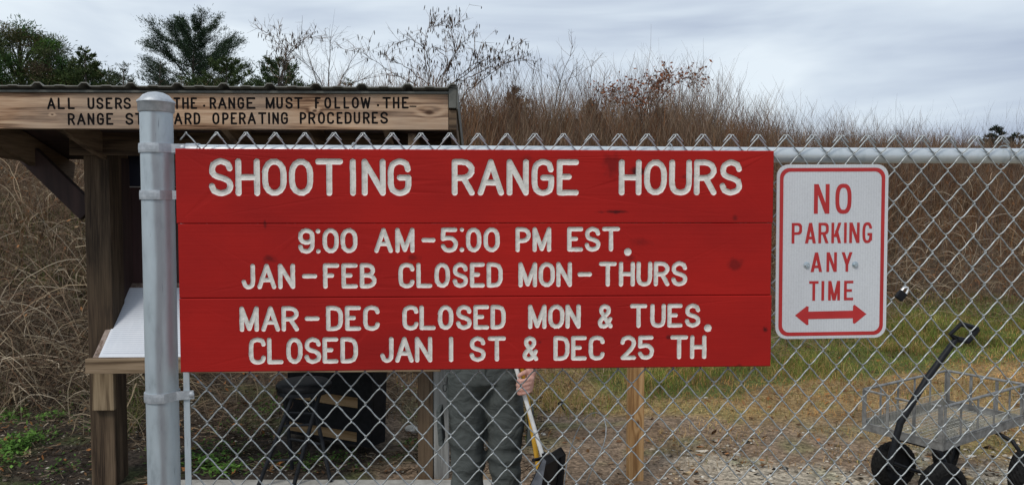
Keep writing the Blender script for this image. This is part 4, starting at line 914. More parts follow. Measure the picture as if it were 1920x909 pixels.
# trousers: lofts joined, with folds
def trouser_mat():
    m = mat('grey_green_work_cloth', (.058, .066, .064), (.085, .094, .091), scale=9, rough=.9, bump=.1, ramp=(.3, .7), spec=.15); t = m.node_tree; b = t.nodes['Principled BSDF']; lk = t.links.new
    tcn = N(t, 'ShaderNodeTexCoord'); mpn = N(t, 'ShaderNodeMapping'); mpn.inputs['Scale'].default_value = (7, 7, 13); mpn.inputs['Rotation'].default_value = (0, R(18), 0); lk(tcn.outputs['Object'], mpn.inputs[0])
    nz = N(t, 'ShaderNodeTexNoise'); nz.inputs['Scale'].default_value = 1.4; nz.inputs['Detail'].default_value = 3; nz.inputs['Distortion'].default_value = 1.2; lk(mpn.outputs[0], nz.inputs[0])
    bp = N(t, 'ShaderNodeBump'); bp.inputs['Strength'].default_value = .45; bp.inputs['Distance'].default_value = .03; lk(nz.outputs['Fac'], bp.inputs['Height']); lk(bp.outputs[0], b.inputs['Normal']); return m
M_tr = trouser_mat()
mb = MB()
loft(mb, [((0, .005, 1.02), .172, .125), ((0, .005, .97), .180, .132), ((0, .01, .90), .192, .142), ((0, .012, .84), .190, .140), ((0, .01, .795), .15, .10)], 30)
folds = {-1: [(.10, .30, .010), (.46, .50, .012), (.22, .26, .012), (.80, .74, -.006)], 1: [(.12, .2, .010), (.44, .48, .012), (.30, .33, .010), (.72, .7, -.006)]}
for s, prof in ((-1, [(.06, -.090, .070, .085), (.12, -.092, .066, .08), (.2, -.094, .069, .078), (.3, -.090, .073, .082), (.4, -.088, .076, .086), (.48, -.087, .084, .092), (.52, -.087, .080, .090), (.62, -.086, .088, .098), (.72, -.088, .093, .112), (.82, -.090, .098, .125), (.88, -.088, .10, .13)]),
                (1, [(.06, .092, .069, .085), (.12, .094, .067, .08), (.2, .095, .070, .078), (.3, .094, .072, .082), (.4, .092, .075, .086), (.48, .091, .083, .092), (.52, .092, .080, .090), (.62, .094, .087, .098), (.72, .094, .092, .112), (.82, .092, .097, .125), (.88, .088, .10, .13)])):
    rings = []
    zz = np.linspace(.05, .88, 64); a = np.array(prof)
    for z in zz:
        cx = np.interp(z, a[:, 0], a[:, 1]); rx = np.interp(z, a[:, 0], a[:, 2]); ry = np.interp(z, a[:, 0], a[:, 3])
        wv = .0032 * math.sin(z * 75 + 3 * math.sin(z * 9 + s)) * (1.6 if .38 < z < .56 or z < .2 else .6)
        rings.append(((cx + .004 * math.sin(z * 21 + s), .004 * math.sin(z * 17), z), rx + wv, ry + wv))
    loft(mb, rings, 30)
tro = mb.build('trousers', M_tr, man); remesh(tro, .0075, 6)
tx = bpy.data.textures.new('cloth_folds', 'CLOUDS'); tx.noise_scale = .12; tx.noise_depth = 2
dm = tro.modifiers.new('folds', 'DISPLACE'); dm.texture = tx; dm.strength = .032; dm.mid_level = .5; dm.texture_coords = 'LOCAL'
# seams, cargo pocket, belt
M_seam = mat('trouser_seam', (.035, .042, .038), (.05, .058, .05), rough=.9)
mb = MB(); mb.tube([(.0, -.132, .99), (.004, -.139, .92), (.006, -.128, .85), (.004, -.085, .80)], .0022, 6); mb.build('fly_seam', M_seam, tro, True)
mb = MB()
mb.tube([(.185 * math.cos(a), .005 + .137 * math.sin(a), 1.0) for a in np.linspace(0, 2 * math.pi, 41)[:-1]], .013, 6, closed=True); mb.build('belt', M_black, man, True)
for s in (-1, 1):
    mb = MB(); mb.box((s * .168 - .012, -.07, .55), (s * .168 + .010, .06, .72)); o = mb.build('cargo_pocket', M_tr, tro, bevel=.006); o.rotation_euler = (0, R(s * 4), 0); o.location = (0 if s < 0 else .002, 0, 0)
    mb = MB(); mb.tube([(s * .09, -.128, .97), (s * .13, -.125, .93), (s * .165, -.10, .90), (s * .185, -.05, .89)], .002, 6); mb.build('pocket_seam', M_seam, tro, True)
# carabiner at the belt, picture left
hk = P(834, 727, 3.42) - off
mb = MB(); mb.tube([(hk.x + .012 * math.cos(a) * .7, hk.y, hk.z + .017 * math.sin(a)) for a in (R(d) for d in range(60, 380, 25))], .0022, 6); mb.tube([(hk.x + .006, hk.y, hk.z + .014), (hk.x + .01, hk.y + .02, hk.z + .05)], .003, 6); mb.build('carabiner', M_blackmetal, man, True)
# jacket (dark), boots, hair
M_jk = mat('dark_jacket_cloth', (.012, .018, .016), (.028, .036, .032), scale=14, rough=.85, bump=.25)
mb = MB()
loft(mb, [((0, .005, .985), .178, .136), ((0, .005, 1.0), .188, .146), ((0, 0, 1.12), .182, .138), ((0, 0, 1.28), .20, .145), ((0, .012, 1.40), .205, .135), ((0, .015, 1.455), .145, .105), ((0, .02, 1.495), .085, .082), ((0, .018, 1.53), .074, .074)], 26)
mb.tube([(.14, .02, 1.42), (.225, .02, 1.33), (.265, .03, 1.17), (.272, .0, 1.10), (.26, -.05, 1.03), (hp.x + .062, hp.y + .040, hp.z + .135), (hp.x + .052, hp.y + .02, hp.z + .078)], [.072, .068, .06, .058, .052, .042, .038], 16)
mb.tube([(-.14, .02, 1.42), (-.232, .03, 1.33), (-.292, .05, 1.18), (-.298, .04, 1.13), (-.225, -.055, 1.085), (-.165, -.105, 1.062)], [.072, .068, .06, .058, .048, .038], 16)
jk = mb.build('jacket', M_jk, man); remesh(jk, .009, 4)
for s in (-1, 1):
    mb = MB(); mb.tube([(s * .10, .035, .05), (s * .10, -.03, .052), (s * .102, -.09, .048), (s * .104, -.15, .038), (s * .104, -.175, .032)], [.046, .052, .05, .046, .03], 14); mb.tube([(s * .10, .015, .05), (s * .10, .012, .16)], [.052, .052], 14)
    mb.box((s * .10 - .046, -.18, -.002), (s * .10 + .046, .07, .022)); bo_ = mb.build('boot', mat('brown_boot_leather', (.05, .03, .018), (.09, .055, .03), rough=.6) if s < 0 else bpy.data.materials['brown_boot_leather'], man); remesh(bo_, .006, 3)
mb = MB(); loft(mb, [((0, .045, 1.60), .070, .062), ((0, .03, 1.64), .080, .080), ((0, .018, 1.68), .083, .092), ((0, .012, 1.715), .078, .096), ((0, .012, 1.75), .056, .074), ((0, .012, 1.768), .022, .03)], 22); hr = mb.build('hair', mat('grey_hair', (.10, .09, .08), (.22, .20, .18), scale=60, rough=.8, stretch=(1, 1, .2), bump=.5), man); remesh(hr, .008, 3)

# ---------------------------------------------------------------- dustpan and broom in his hand
dp = empty('dustpan', sb, 0, label='black long-handled dustpan with white handle, held up beside the yellow-handled broom', cat='dustpan')
L0 = lambda v, o: Vector(v) - Vector(o)
M_whiteh = mat('white_enamel_handle', (.62, .62, .60), (.74, .74, .72), scale=30, rough=.35)
mb = MB(); mb.tube([L0(sa - sd * .12, sb), Vector((0, 0, 0)), Vector(sd * .02)], .0098, 14); mb.build('handle', M_whiteh, dp, True)
# pan: open scoop seen from its side; corners follow the photograph at one distance
def pp(x, y, d=3.30): return P(x, y, d) - sb
mb = MB()
def slab(mb, q, t=.004):
    a, b, c, d = [Vector(v) for v in q]; nrm = (b - a).cross(d - a).normalized() * t; vs = [a, b, c, d, a + nrm, b + nrm, c + nrm, d + nrm]
    mb.add(vs, [(0, 3, 2, 1), (4, 5, 6, 7), (0, 1, 5, 4), (1, 2, 6, 5), (2, 3, 7, 6), (3, 0, 4, 7)])
top_a, top_b = pp(1019, 858, 3.20), pp(1052, 838, 3.40)
bot_a, bot_b = pp(985, 930, 3.17), pp(1040, 935, 3.42)
m1 = MB(); slab(m1, (top_a, top_b, bot_b, bot_a)); m1.build('pan_floor', M_black, dp)
m1 = MB(); slab(m1, (top_a, bot_a, bot_a + Vector((.05, -.01, -.055)), top_a + Vector((.012, -.004, -.012)))); m1.build('pan_side', mat('worn_grey_plastic', (.05, .055, .065), (.12, .13, .15), scale=24, rough=.45), dp)
m1 = MB(); slab(m1, (top_b, bot_b, bot_b + Vector((.03, .02, -.03)), pp(1060, 851, 3.43))); m1.build('pan_side', M_black, dp)
m1 = MB(); slab(m1, (top_a, top_b, pp(1060, 851, 3.43), top_a + Vector((.012, -.004, -.03)))); m1.build('pan_back', M_black, dp)
m1 = MB(); m1.tube([pp(1000, 862, 3.2), pp(1019, 858, 3.3), pp(1032, 862, 3.3)], .008, 8); m1.tube([pp(1019, 848, 3.3), pp(1022, 870, 3.3)], .012, 10); m1.build('socket', M_black, dp, True)
ya = P(979, 690, 3.40); yb = P(1008, 866, 3.36); yd = (yb - ya).normalized()
br = empty('broom', yb, 0, label='broom with a plain yellow handle, held together with the dustpan in his hand', cat='broom')
mb = MB(); mb.tube([ya - yd * .45 - yb, Vector((0, 0, 0)), yd * .17], .0115, 14); mb.build('handle', mat('yellow_handle', (.50, .27, .022), (.60, .34, .04), scale=20, rough=.4), br, True)
he = yd * .17
mb = MB(); mb.box((he.x - .02, he.y - .12, he.z - .05), (he.x + .02, he.y + .12, he.z)); mb.build('brush_head', M_black, br, bevel=.006)
mb = MB()
for i in range(12):
    for j in range(3):
        x = he.x - .014 + j * .014; y = he.y - .11 + i * .02; mb.tube([(x, y, he.z - .045), (x * 1.0 + random.uniform(-.004, .004), y + random.uniform(-.006, .006), he.z - .105)], [.005, .008], 6)
mb.build('bristles', mat('bristle', (.04, .035, .03), (.10, .085, .06), scale=100), br)

# ---------------------------------------------------------------- bent wire hoop
wz = [(1052, 975), (1058, 905), (1063, 865), (1070, 840), (1076, 822), (1083, 806), (1090, 793), (1097, 784), (1104, 777.5), (1111, 774), (1118, 773), (1124, 775), (1130, 780), (1134, 788), (1136.5, 800), (1136, 815), (1132, 832), (1126, 847), (1118, 862), (1111, 877), (1105, 892), (1100, 906), (1092, 945), (1088, 972)]
wpts = [P(x, y, 3.95 + .12 * math.sin(i * .25)) for i, (x, y) in enumerate(wz)]
wh = empty('wire_hoop', (wpts[0].x, wpts[0].y, .0), label='thin bent loop of grey wire sticking up from the dirt right of the dustpan', cat='wire')
mb = MB(); mb.tube([v - wh.location for v in wpts], .0028, 8); mb.build('loop', M_galv_wire, wh, True)

# ---------------------------------------------------------------- garden cart
ca = math.atan2(.54, .84); cart = empty('garden_cart', (2.36, 4.0, 0), ca, label='grey steel mesh garden cart with black wheels and raised black pull handle', cat='cart')
cart.location.z = -.005
Lc, Wc, zf, zt = .96, .47, .36, .605
M_cart = mat('worn_grey_powder_coat', (.14, .14, .135), (.29, .29, .28), scale=18, rough=.55, metal=.3, bump=.15, c3=(.22, .22, .215))
M_cartwire = mat('bare_cart_wire', (.40, .39, .34), (.60, .58, .50), scale=60, rough=.5, metal=.3)
def cpart(mb, name, m=M_cart, par=cart, **k): return mb.build(name, m, par, **k)
for a, b in (((0, 0), (Lc, 0)), ((0, Wc), (Lc, Wc)), ((0, 0), (0, Wc)), ((Lc, 0), (Lc, Wc))):
    mb = MB(); q = .012
    (x0, y0), (x1, y1) = a, b
    sx = 1 if x0 == 0 and x1 == 0 else -1; sy = 1 if y0 == 0 else -1
    if y0 == y1: mb.box((x0, y0 - .0015, zf), (x1, y0 + .0015, zf + .048)); mb.box((x0 + .002, min(y0, y0 + sy * .03), zf + .002), (x1 - .002, max(y0, y0 + sy * .03), zf + .005)); mb.box((x0, y0 - .004, zf + .044), (x1, y0 + .004, zf + .050))
    else: mb.box((x0 - .0015, y0, zf + .001), (x0 + .0015, y1, zf + .047)); mb.box((min(x0, x0 + sx * .03), y0 + .003, zf + .006), (max(x0, x0 + sx * .03), y1 - .003, zf + .009)); mb.box((x0 - .0038, y0, zf + .0435), (x0 + .0038, y1, zf + .0495))
    cpart(mb, 'frame_rail', bevel=.0008)
for x_ in (0, Lc):
    for y_ in (0, Wc):
        sx = 1 if x_ == 0 else -1; sy = 1 if y_ == 0 else -1
        mb = MB(); mb.box((min(x_, x_ + sx * .026), y_ - .0045, zf + .05), (max(x_, x_ + sx * .026), y_ - .0015, zt - .004)); mb.box((x_ - .0045, min(y_, y_ + sy * .026), zf + .05), (x_ - .0015, max(y_, y_ + sy * .026), zt - .003)); cpart(mb, 'corner_post')
# drop sides: top rails (front rail is broken in two, one half missing in the middle) and uprights
for y_ in (0, Wc):
    mb = MB(); mb.tube([(.01, y_, zt), (Lc - .01, y_, zt)], .0088, 8); cpart(mb, 'side_rail', smooth=True)
    for x_ in (.19, .38, .57, .76):
        mb = MB(); mb.box((x_ - .009, y_ - .002, zf + .05), (x_ + .009, y_ + .002, zt)); cpart(mb, 'upright')
    mb = MB(); mb.tube([(.01, y_, zf + .058), (Lc - .01, y_, zf + .058)], .005, 8); cpart(mb, 'side_rail', smooth=True)
mb = MB(); mb.tube([(Lc, .01, zt), (Lc, Wc - .01, zt)], .0088, 8); cpart(mb, 'end_rail', smooth=True)
mb = MB(); mb.tube([(0, Wc - .01, zt), (0, Wc - .15, zt - .004)], .007, 8); cpart(mb, 'end_rail', smooth=True)
mb = MB(); mb.tube([(0, .01, zt), (0, .06, zt)], .0088, 8); cpart(mb, 'end_rail', smooth=True)
mb = MB(); mb.tube([(0, .17, zt - .01), (0, .27, zt - .01)], .007, 8); cpart(mb, 'end_rail', smooth=True)
for y_ in (.16, Wc - .155):
    mb = MB(); mb.box((-.002, y_ - .009, zf + .05), (.002, y_ + .009, zt - .01)); cpart(mb, 'upright')
for y_ in (.16, Wc - .155):
    mb = MB(); mb.box((Lc - .002, y_ - .009, zf + .05), (Lc + .002, y_ + .009, zt - .01)); cpart(mb, 'upright')
mb = MB()
for i in range(1, 38): x_ = i * Lc / 38; mb.beam((x_, .004, zf + .012), (x_, Wc - .004, zf + .012), .0026, .0026)
for j in range(1, 13): y_ = j * Wc / 13; mb.beam((.004, y_, zf + .0155), (Lc - .004, y_, zf + .0155), .0026, .0026)
cpart(mb, 'mesh_floor', M_cartwire)
mb = MB()
for y_ in (.006, Wc - .006):
    for i in range(1, 60): x_ = i * Lc / 60; mb.beam((x_, y_, zf + .012), (x_ + .0, y_, zf + .105), .0018, .0018)
    mb.beam((.01, y_, zf + .105), (Lc - .01, y_, zf + .105), .003, .003)
cpart(mb, 'side_mesh', M_cartwire)
def tyre(rad, wd):
    m = MB(); prof = []
    for k in range(15): a = math.pi * (k / 14) ; prof.append((rad - wd * .52 + wd * .52 * math.sin(a) ** .7, -wd / 2 * math.cos(a)))
    n = 48; vs = []; fs = []; mm = len(prof)
    for i in range(n):
        for j, (r, zz) in enumerate(prof):
            rr = r + (.0035 if (4 <= j <= 10 and (i + (j % 2)) % 2 == 0) else 0); a = 2 * math.pi * i / n; vs.append((rr * math.cos(a), rr * math.sin(a), zz))
    for i in range(n):
        for j in range(mm - 1): fs.append((i * mm + j, ((i + 1) % n) * mm + j, ((i + 1) % n) * mm + j + 1, i * mm + j + 1))
        fs.append((i * mm + mm - 1, ((i + 1) % n) * mm + mm - 1, ((i + 1) % n) * mm, i * mm))
    m.add(vs, fs); return m
rt = MB(); rt.lathe([(.068, -.028), (.074, -.03), (.07, -.012), (.05, -.006), (.02, -.012), (.02, -.034), (.008, -.036), (.008, .036), (.02, .034), (.02, .012), (.05, .006), (.07, .012), (.074, .03), (.068, .028)], 28)
tm = tyre(.140, .096).mesh('tyre', M_rubber, False); rt.v = [(a_ * 1.3, b_ * 1.3, c_) for a_, b_, c_ in rt.v]; rm = rt.mesh('rim', M_blackmetal, True)
for x_, y_, tw in ((.054, .023, -20.4), (.186, .377, -20.4), (.64, -.13, 8), (.76, .36, 8)):
    wl = bpy.data.objects.new('wheel', tm); C.objects.link(wl); wl.parent = cart; wl.location = (x_, y_, .140); wl.rotation_euler = (R(90), 0, R(tw)); wl.data = tm; r_ = link('rim', rm, wl)
for x_, y0, y1 in ((.12, .01, .39), (.70, -.13, .40)):
    for s, y_ in ((1, y0), (-1, y1)):
        mb = MB(); ym = (y0 + y1) / 2
        mb.tube([(x_, ym, zf - .02), (x_, ym + (y_ - ym) * .35, zf - .022), (x_ - .005, ym + (y_ - ym) * .7, zf - .05), (x_, ym + (y_ - ym) * .86, zf - .11), (x_, ym + (y_ - ym) * .80, .17), (x_, ym + (y_ - ym) * .80, .13)], .0125, 10)
        mb.tube([(x_, ym + (y_ - ym) * .78, .13), (x_, y_, .13)], .0125, 10); cpart(mb, 'axle_bracket', M_blackmetal, smooth=True)
    mb = MB(); mb.box((x_ - .05, Wc / 2 - .10, zf - .03), (x_ + .05, Wc / 2 + .10, zf - .004)); cpart(mb, 'mounting_plate', M_blackmetal)
for s in (-1, 1):
    mb = MB(); mb.tube([(.17, Wc / 2 + s * .12, .16), (.02, Wc / 2 + s * .07, .20), (-.17, .19 + s * .012, .275)], .010, 8); cpart(mb, 'drawbar', M_blackmetal, smooth=True)
Ci = (Matrix.Translation(cart.location) @ Matrix.Rotation(ca, 4, 'Z')).inverted()
w2 = lambda x, y, d: Ci @ P(x, y, d)
h0, h1, h2_, h3 = w2(1666, 872, 4.02), w2(1688, 792, 4.02), w2(1740, 706, 4.05), w2(1792, 636, 4.08)
mb = MB(); mb.tube([h0, h1, h2_, h3], [.0185, .0185, .0175, .016], 12); cpart(mb, 'pull_handle', M_blackmetal, smooth=True)
g = [w2(1792, 636, 4.08), w2(1781, 627, 4.06), w2(1802, 607, 4.07), w2(1832, 616, 4.12), w2(1814, 639, 4.11)]
mb = MB(); mb.tube([g[0], g[1], g[2]], .011, 8); mb.tube([g[0], g[4], g[3]], .018, 8); mb.tube([g[2], g[3]], .014, 8); mb.tube([g[1], g[4]], .007, 8); cpart(mb, 'handle_grip', M_black, smooth=True)
# ---------------------------------------------------------------- vegetation
M_stem = tint_mat('dry_stems', .85, .12); M_grass = tint_mat('grass_blades', .7, .3); M_needle = tint_mat('conifer_needles', .6, .1); M_bark = mat('grey_brown_bark', (.045, .035, .028), (.12, .10, .085), scale=30, rough=.9, bump=.5, stretch=(1, 1, .2))
M_leaf = tint_mat('dead_leaves', .7, .2); M_stone = tint_mat('stones', .85); M_twig = mat('dark_twig_bark', (.025, .018, .016), (.07, .052, .045), scale=40, rough=.85)
def view_pts(n, ymin, ymax, xmin=-99, xmax=99, marg=1.2):
    """points spread evenly over the part of the ground that can be seen"""
    y = np.sqrt(rng.uniform(ymin ** 2, ymax ** 2, n * 2)); x = rng.uniform(-1, 1, n * 2) * (.70 * y + marg)
    m = (x > xmin) & (x < xmax); return x[m][:n], y[m][:n]
def clear_of_kiosk(x, y): # nothing grows on the pad, through the posts or the box
    k = KM.inverted(); lx = k[0][0] * x + k[0][1] * y + k[0][3]; ly = k[1][0] * x + k[1][1] * y + k[1][3]
    return ~((x > -2.2) & (x < 0) & (y < 4.62)) & ~((lx > -.05) & (lx < .25) & (ly > -.1) & (ly < .5)) & ~((lx > -.05) & (lx < 2.5) & (ly > .05) & (ly < .36) & False) & ~((x > -1.75) & (x < -.8) & (y > 5.0) & (y < 5.75)) & ~((np.abs(x - wp.location.x) < .09) & (np.abs(y - wp.location.y) < .09))
def hdir(n): a = rng.uniform(0, 2 * math.pi, n); return np.stack([np.cos(a), np.sin(a), np.zeros(n)], 1)
def stems(acc, x, y, h, w, lean, cols, K=4, curl=.25, side=0, sl=.35, z0=None, jit=.18, sw=.6, up=.8, cmul=None):
    n = len(x); b = np.stack([x, y, (gz(x, y) if z0 is None else z0) - .01], 1); d = hdir(n); t = np.linspace(0, 1, K)
    ln = (lean * rng.normal(0, 1, n))[:, None, None] * d[:, None] * (t ** 1.5)[None, :, None] * h[:, None, None]
    pt = b[:, None] + ln; pt[..., 2] += h[:, None] * (t - curl * rng.random((n, 1)) * t ** 2.5)
    pt[:, 1:] += rng.normal(0, .025, (n, K - 1, 3)) * h[:, None, None]
    W = w[:, None] * (1 - .75 * t)[None]; c = pick(cols, n, jit); c = c if cmul is None else c * cmul; acc.ribbons(pt, W, hdir(n), c)
    for _ in range(side):
        m = rng.random(n) < .85; k = rng.uniform(.3, .95, n)[m]; P0 = pt[m]; ki = k * (K - 1); i0 = np.floor(ki).astype(int).clip(0, K - 2); f = (ki - i0)[:, None]
        ar = np.arange(len(P0)); s = P0[ar, i0] * (1 - f) + P0[ar, i0 + 1] * f; dd = unit(hdir(len(s)) * rng.uniform(.3, .9, (len(s), 1)) + np.array([0, 0, up])); L_ = (h[m] * sl * rng.uniform(.4, 1, len(s)))[:, None]
        e = s + dd * L_; mid = (s + e) / 2 + rng.normal(0, .04, s.shape) * L_; acc.ribbons(np.stack([s, mid, e], 1), (w[m] * sw)[:, None] * np.array([[1, .8, .4]]), hdir(len(s)), c[m])
BR = [(.17, .115, .08), (.23, .16, .11), (.11, .075, .055), (.30, .21, .14), (.20, .115, .07)]
STRAW = [(.30, .235, .155), (.36, .29, .20), (.24, .18, .115), (.20, .14, .085)]
RED = [(.19, .085, .04), (.23, .11, .05), (.15, .07, .035)]
# dry weeds covering the bank
A = Acc()
x, y = view_pts(52000, 5.0, 19); t = y - foot(x); m = (t > -.15 + .8 * rng.random(len(x))) & clear_of_kiosk(x, y) & (t < 12) & ~((x < -2.2) & (t < 2.0) & (rng.random(len(x)) < .6)); x, y, t = x[m], y[m], t[m]
h = rng.uniform(.25, 1.0, len(x)) * (.45 + .6 * smooth01(t / 3)) * (1 + .5 * vnoise(x, y, 1.1)); w = np.interp(y, [5, 12, 18], [.0013, .0028, .0040])
stems(A, x, y, h, w, .28, BR * 2 + STRAW[2:] + RED, side=3, sl=.45)
A.build('dry_weeds', M_stem, kind='stuff', label='dense thicket of dry brown weeds covering the bank')
A = Acc()
n = 66000; y = rng.uniform(8.5, 19, n); x = rng.uniform(-1, 1, n) * (.70 * y + 1.5); t = y - foot(x); m = (t > 3.0) & (t < 9) & (x > -2.5); x, y = x[m], y[m]; n = len(x)
stems(A, x, y, rng.uniform(.45, 1.25, n) * np.interp(x, [-2, 0, 6, 9, 12], [1.05, 1.25, 1.05, .85, .7]) * (1 + .4 * vnoise(x, y, 1.3)), np.full(n, .0050), .2, BR * 2 + STRAW[2:] + RED, K=4, curl=.15, side=3, sl=.35, up=1.2)
x, y = view_pts(16000, 11, 19, 3, 14); t = y - foot(x); m = (t > 2.0) & (t < 8); x, y = x[m], y[m]; n = len(x)
stems(A, x, y, rng.uniform(.3, .8, n), np.full(n, .0042), .5, RED * 2 + [(.38, .20, .09), (.34, .25, .15)], K=4, curl=.5, side=1, sl=.4)
A.build('tall_dead_weeds', M_stem, kind='stuff', label='tall dead brown weeds along the crest of the bank')
# broken straw lying over the bank face
A = Acc()
x, y = view_pts(15000, 5.0, 16); t = y - foot(x); m = (t > -.4) & clear_of_kiosk(x, y) & (t < 7); x, y, t = x[m], y[m], t[m]
n = len(x); c = np.stack([x, y, gz(x, y) + rng.random(n) * .35 * smooth01((t + .4) / 1.2)], 1); d = hdir(n) + np.stack([np.zeros(n)] * 2 + [rng.normal(0, .45, n)], 1); L_ = rng.uniform(.1, .45, n)[:, None]; bend = rng.normal(0, .12, (n, 3)) * L_
A.ribbons(np.stack([c - d * L_ / 2, c + bend, c + d * L_ / 2], 1), np.interp(y, [5, 14], [.0015, .0032])[:, None] * np.ones((1, 3)), np.broadcast_to(np.array([0., .3, .95]), (n, 3)), pick(STRAW + BR, n, .2))
A.build('fallen_straw', M_stem, kind='stuff', label='broken straw and dead stalks lying on the bank')
# tangled vines and stalks, left of the kiosk and behind it
A = Acc()
def tangle(n, x0, x1, y0, y1, hh, w0, cols, K=9, L0=.5, L1=1.3):
    x = rng.uniform(x0, x1, n); y = rng.uniform(y0, y1, n); m = clear_of_kiosk(x, y) & (y - foot(x) > -.75); x, y = x[m], y[m]; n = len(x)
    p = np.stack([x, y, gz(x, y) + rng.random(n) ** 1.3 * hh], 1); th = rng.uniform(0, 2 * math.pi, n); el = rng.uniform(.1, 1.35, n); L_ = rng.uniform(L0, L1, n) / (K - 1); out = [p]; dth = rng.normal(0, .22, n); dl = -rng.uniform(.05, .42, n)
    for k in range(K - 1):
        p = p + np.stack([np.cos(th) * np.cos(el), np.sin(th) * np.cos(el) * .6, np.sin(el)], 1) * L_[:, None]; g = gz(p[:, 0], p[:, 1]) + .01; p[:, 2] = np.maximum(p[:, 2], g); out.append(p); th = th + dth + rng.normal(0, .15, n); el = el + dl + rng.normal(0, .12, n)
    Pt = np.stack(out, 1); A.ribbons(Pt, np.full((n, K), 1.) * (w0 * rng.uniform(.5, 1.3, n))[:, None] * np.linspace(1, .5, K)[None], unit(rng.normal(0, 1, (n, 3))), pick(cols, n, .22))
tangle(1900, -8.5, -2.75, 5.7, 10.5, .45, .0036, STRAW + BR * 2, L0=.3, L1=1.1)
tangle(3600, -8.5, -2.75, 7.9, 11.5, .5, .0042, STRAW * 2 + [(.40, .33, .24)], L0=.3, L1=.9)
tangle(3600, -6, -2.75, 5.5, 8.8, .4, .0040, [(.085, .06, .042), (.05, .036, .027), (.13, .09, .06)], L0=.15, L1=.6, K=5)
tangle(700, -5.5, -2.75, 5.6, 8, .35, .0052, [(.42, .35, .26), (.36, .29, .2), (.30, .23, .15)], L0=.5, L1=1.5)
tangle(2600, -8.5, -2.75, 5.7, 11.5, .8, .0024, BR, L0=.3, L1=.9)
tangle(1600, -2.3, 1.0, 5.3, 8.5, .3, .0026, STRAW + BR, L0=.3, L1=.9)
tangle(3200, .8, 12, 7.6, 14.5, .8, .0036, STRAW[1:] + BR + RED, L0=.35, L1=1.2)
tangle(500, 4.0, 12, 10.8, 14.0, .9, .0048, [(.42, .34, .25), (.36, .28, .19)], L0=.4, L1=1.4)
tangle(1500, -.5, 12, 11, 16, 1.0, .004, RED + BR, L0=.3, L1=.9)
tangle(260, -3.7, -2.7, 4.65, 5.5, .10, .0030, [(.33, .27, .19), (.22, .17, .11)], L0=.4, L1=1.0)

xg = rng.uniform(-6.5, -2.75, 16000); yg = rng.uniform(5.2, 9.2, 16000); mg = (vnoise(xg, yg, .55) > -.02) & clear_of_kiosk(xg, yg); xg, yg = xg[mg], yg[mg]
GA = Acc(); stems(GA, xg, yg, rng.uniform(.06, .30, len(xg)), np.full(len(xg), .0030), .7, [(.11, .17, .04), (.15, .20, .06), (.08, .12, .03), (.22, .20, .08)], K=4, curl=.7); GA.build('green_undergrowth', M_grass, kind='stuff', label='green grass growing through the dead vines on the left bank')
A.build('tangled_vines', M_stem, kind='stuff', label='tangle of dead pale vines and stalks on the bank')
# thin bare brush standing on top of the bank
A = Acc()
n = 5200; y = rng.uniform(9.5, 20, n); x = rng.uniform(-1, 1, n) * (.70 * y + 1.5); t = y - foot(x); m = (t > 3.2) & (x > -9); x, y = x[m], y[m]; n = len(x)
hm = np.interp(x, [-9, -5, -1, 0, 2.5, 4.5, 6, 8, 10], [.9, .8, .8, 1.8, 2.0, 1.8, 1.75, 1.5, 1.1]); h = hm * rng.uniform(.45, 1.08, n) * (1 + .35 * vnoise(x, y, 1.6))
TW = [(.15, .105, .078), (.20, .145, .108), (.115, .078, .058), (.26, .19, .14)]
stems(A, x, y, h, np.full(n, .0055), .10, TW + RED[2:], K=6, curl=.08, side=13, sl=.36, up=1.0, sw=.5)
stems(A, x, y, h * .9, np.full(n, .0035), .16, TW, K=5, curl=.05, side=6, sl=.3, up=1.3, sw=.6)
xr = rng.uniform(5.0, 12.5, 500); yr = rng.uniform(12, 20, 500); stems(A, xr, yr, rng.uniform(.8, 1.6, 500), np.full(500, .0035), .08, [(.12, .10, .09), (.17, .14, .125)], K=5, curl=.03, side=9, sl=.4, up=1.6, sw=.5)
A.build('bare_brush', M_stem, kind='stuff', label='thin leafless brush along the top of the bank against the sky')
# grass of the clearing, green and straw coloured
A = Acc()
x, y = view_pts(90000, 4.75, 12.5, -1.0, 10); t = y - foot(x); n1 = vnoise(x, y, .7); n3 = vnoise(x, y, 2.1); n4 = vnoise(x, y, .3)
cover = smooth01((y - 5.75 + .22 * x + n1 * 1.6 + n4 * 1.3) / .5); cover = np.maximum(cover, smooth01((n4 + n1 + .22) / .3) * np.interp(x, [.1, .9, 1.4], [.12, .3, .85])); m = (t < 1.0) & (rng.random(len(x)) < cover) & clear_of_kiosk(x, y); x, y, t, n1, n3 = x[m], y[m], t[m], n1[m], n3[m]
gk = smooth01((y - 6.5 - .12 * x + n3 * 2.6 + n1 * 1.8 + n4[m] * 1.5) / .8); isg = rng.random(len(x)) < gk * .5 + .05
h = rng.uniform(.02, .075, len(x)) * (1 + 1.3 * smooth01((n1 + .1) / .3) * gk); w = np.interp(y, [4.5, 12], [.0016, .0042])
GRN = [(.15, .215, .04), (.22, .27, .06), (.10, .15, .03), (.30, .30, .08)]; DRY = [(.48, .31, .12), (.40, .24, .10), (.56, .40, .18), (.30, .17, .075)]
for cols, s_ in ((GRN, isg), (DRY, ~isg)):
    pn = vnoise(x[s_], y[s_], .33) + .6 * vnoise(x[s_], y[s_], .8); cmv = (1 + 1.3 * pn)[:, None].clip(.35, 1.9) * (np.array([1, 1, 1]) if cols is GRN else 1 + np.outer(vnoise(x[s_], y[s_], 1.1), [.1, -.35, -.6])); stems(A, x[s_], y[s_], h[s_] * (1.15 if cols is GRN else .8), w[s_] * 1.25, .65, cols, K=3, curl=.5, cmul=cmv)
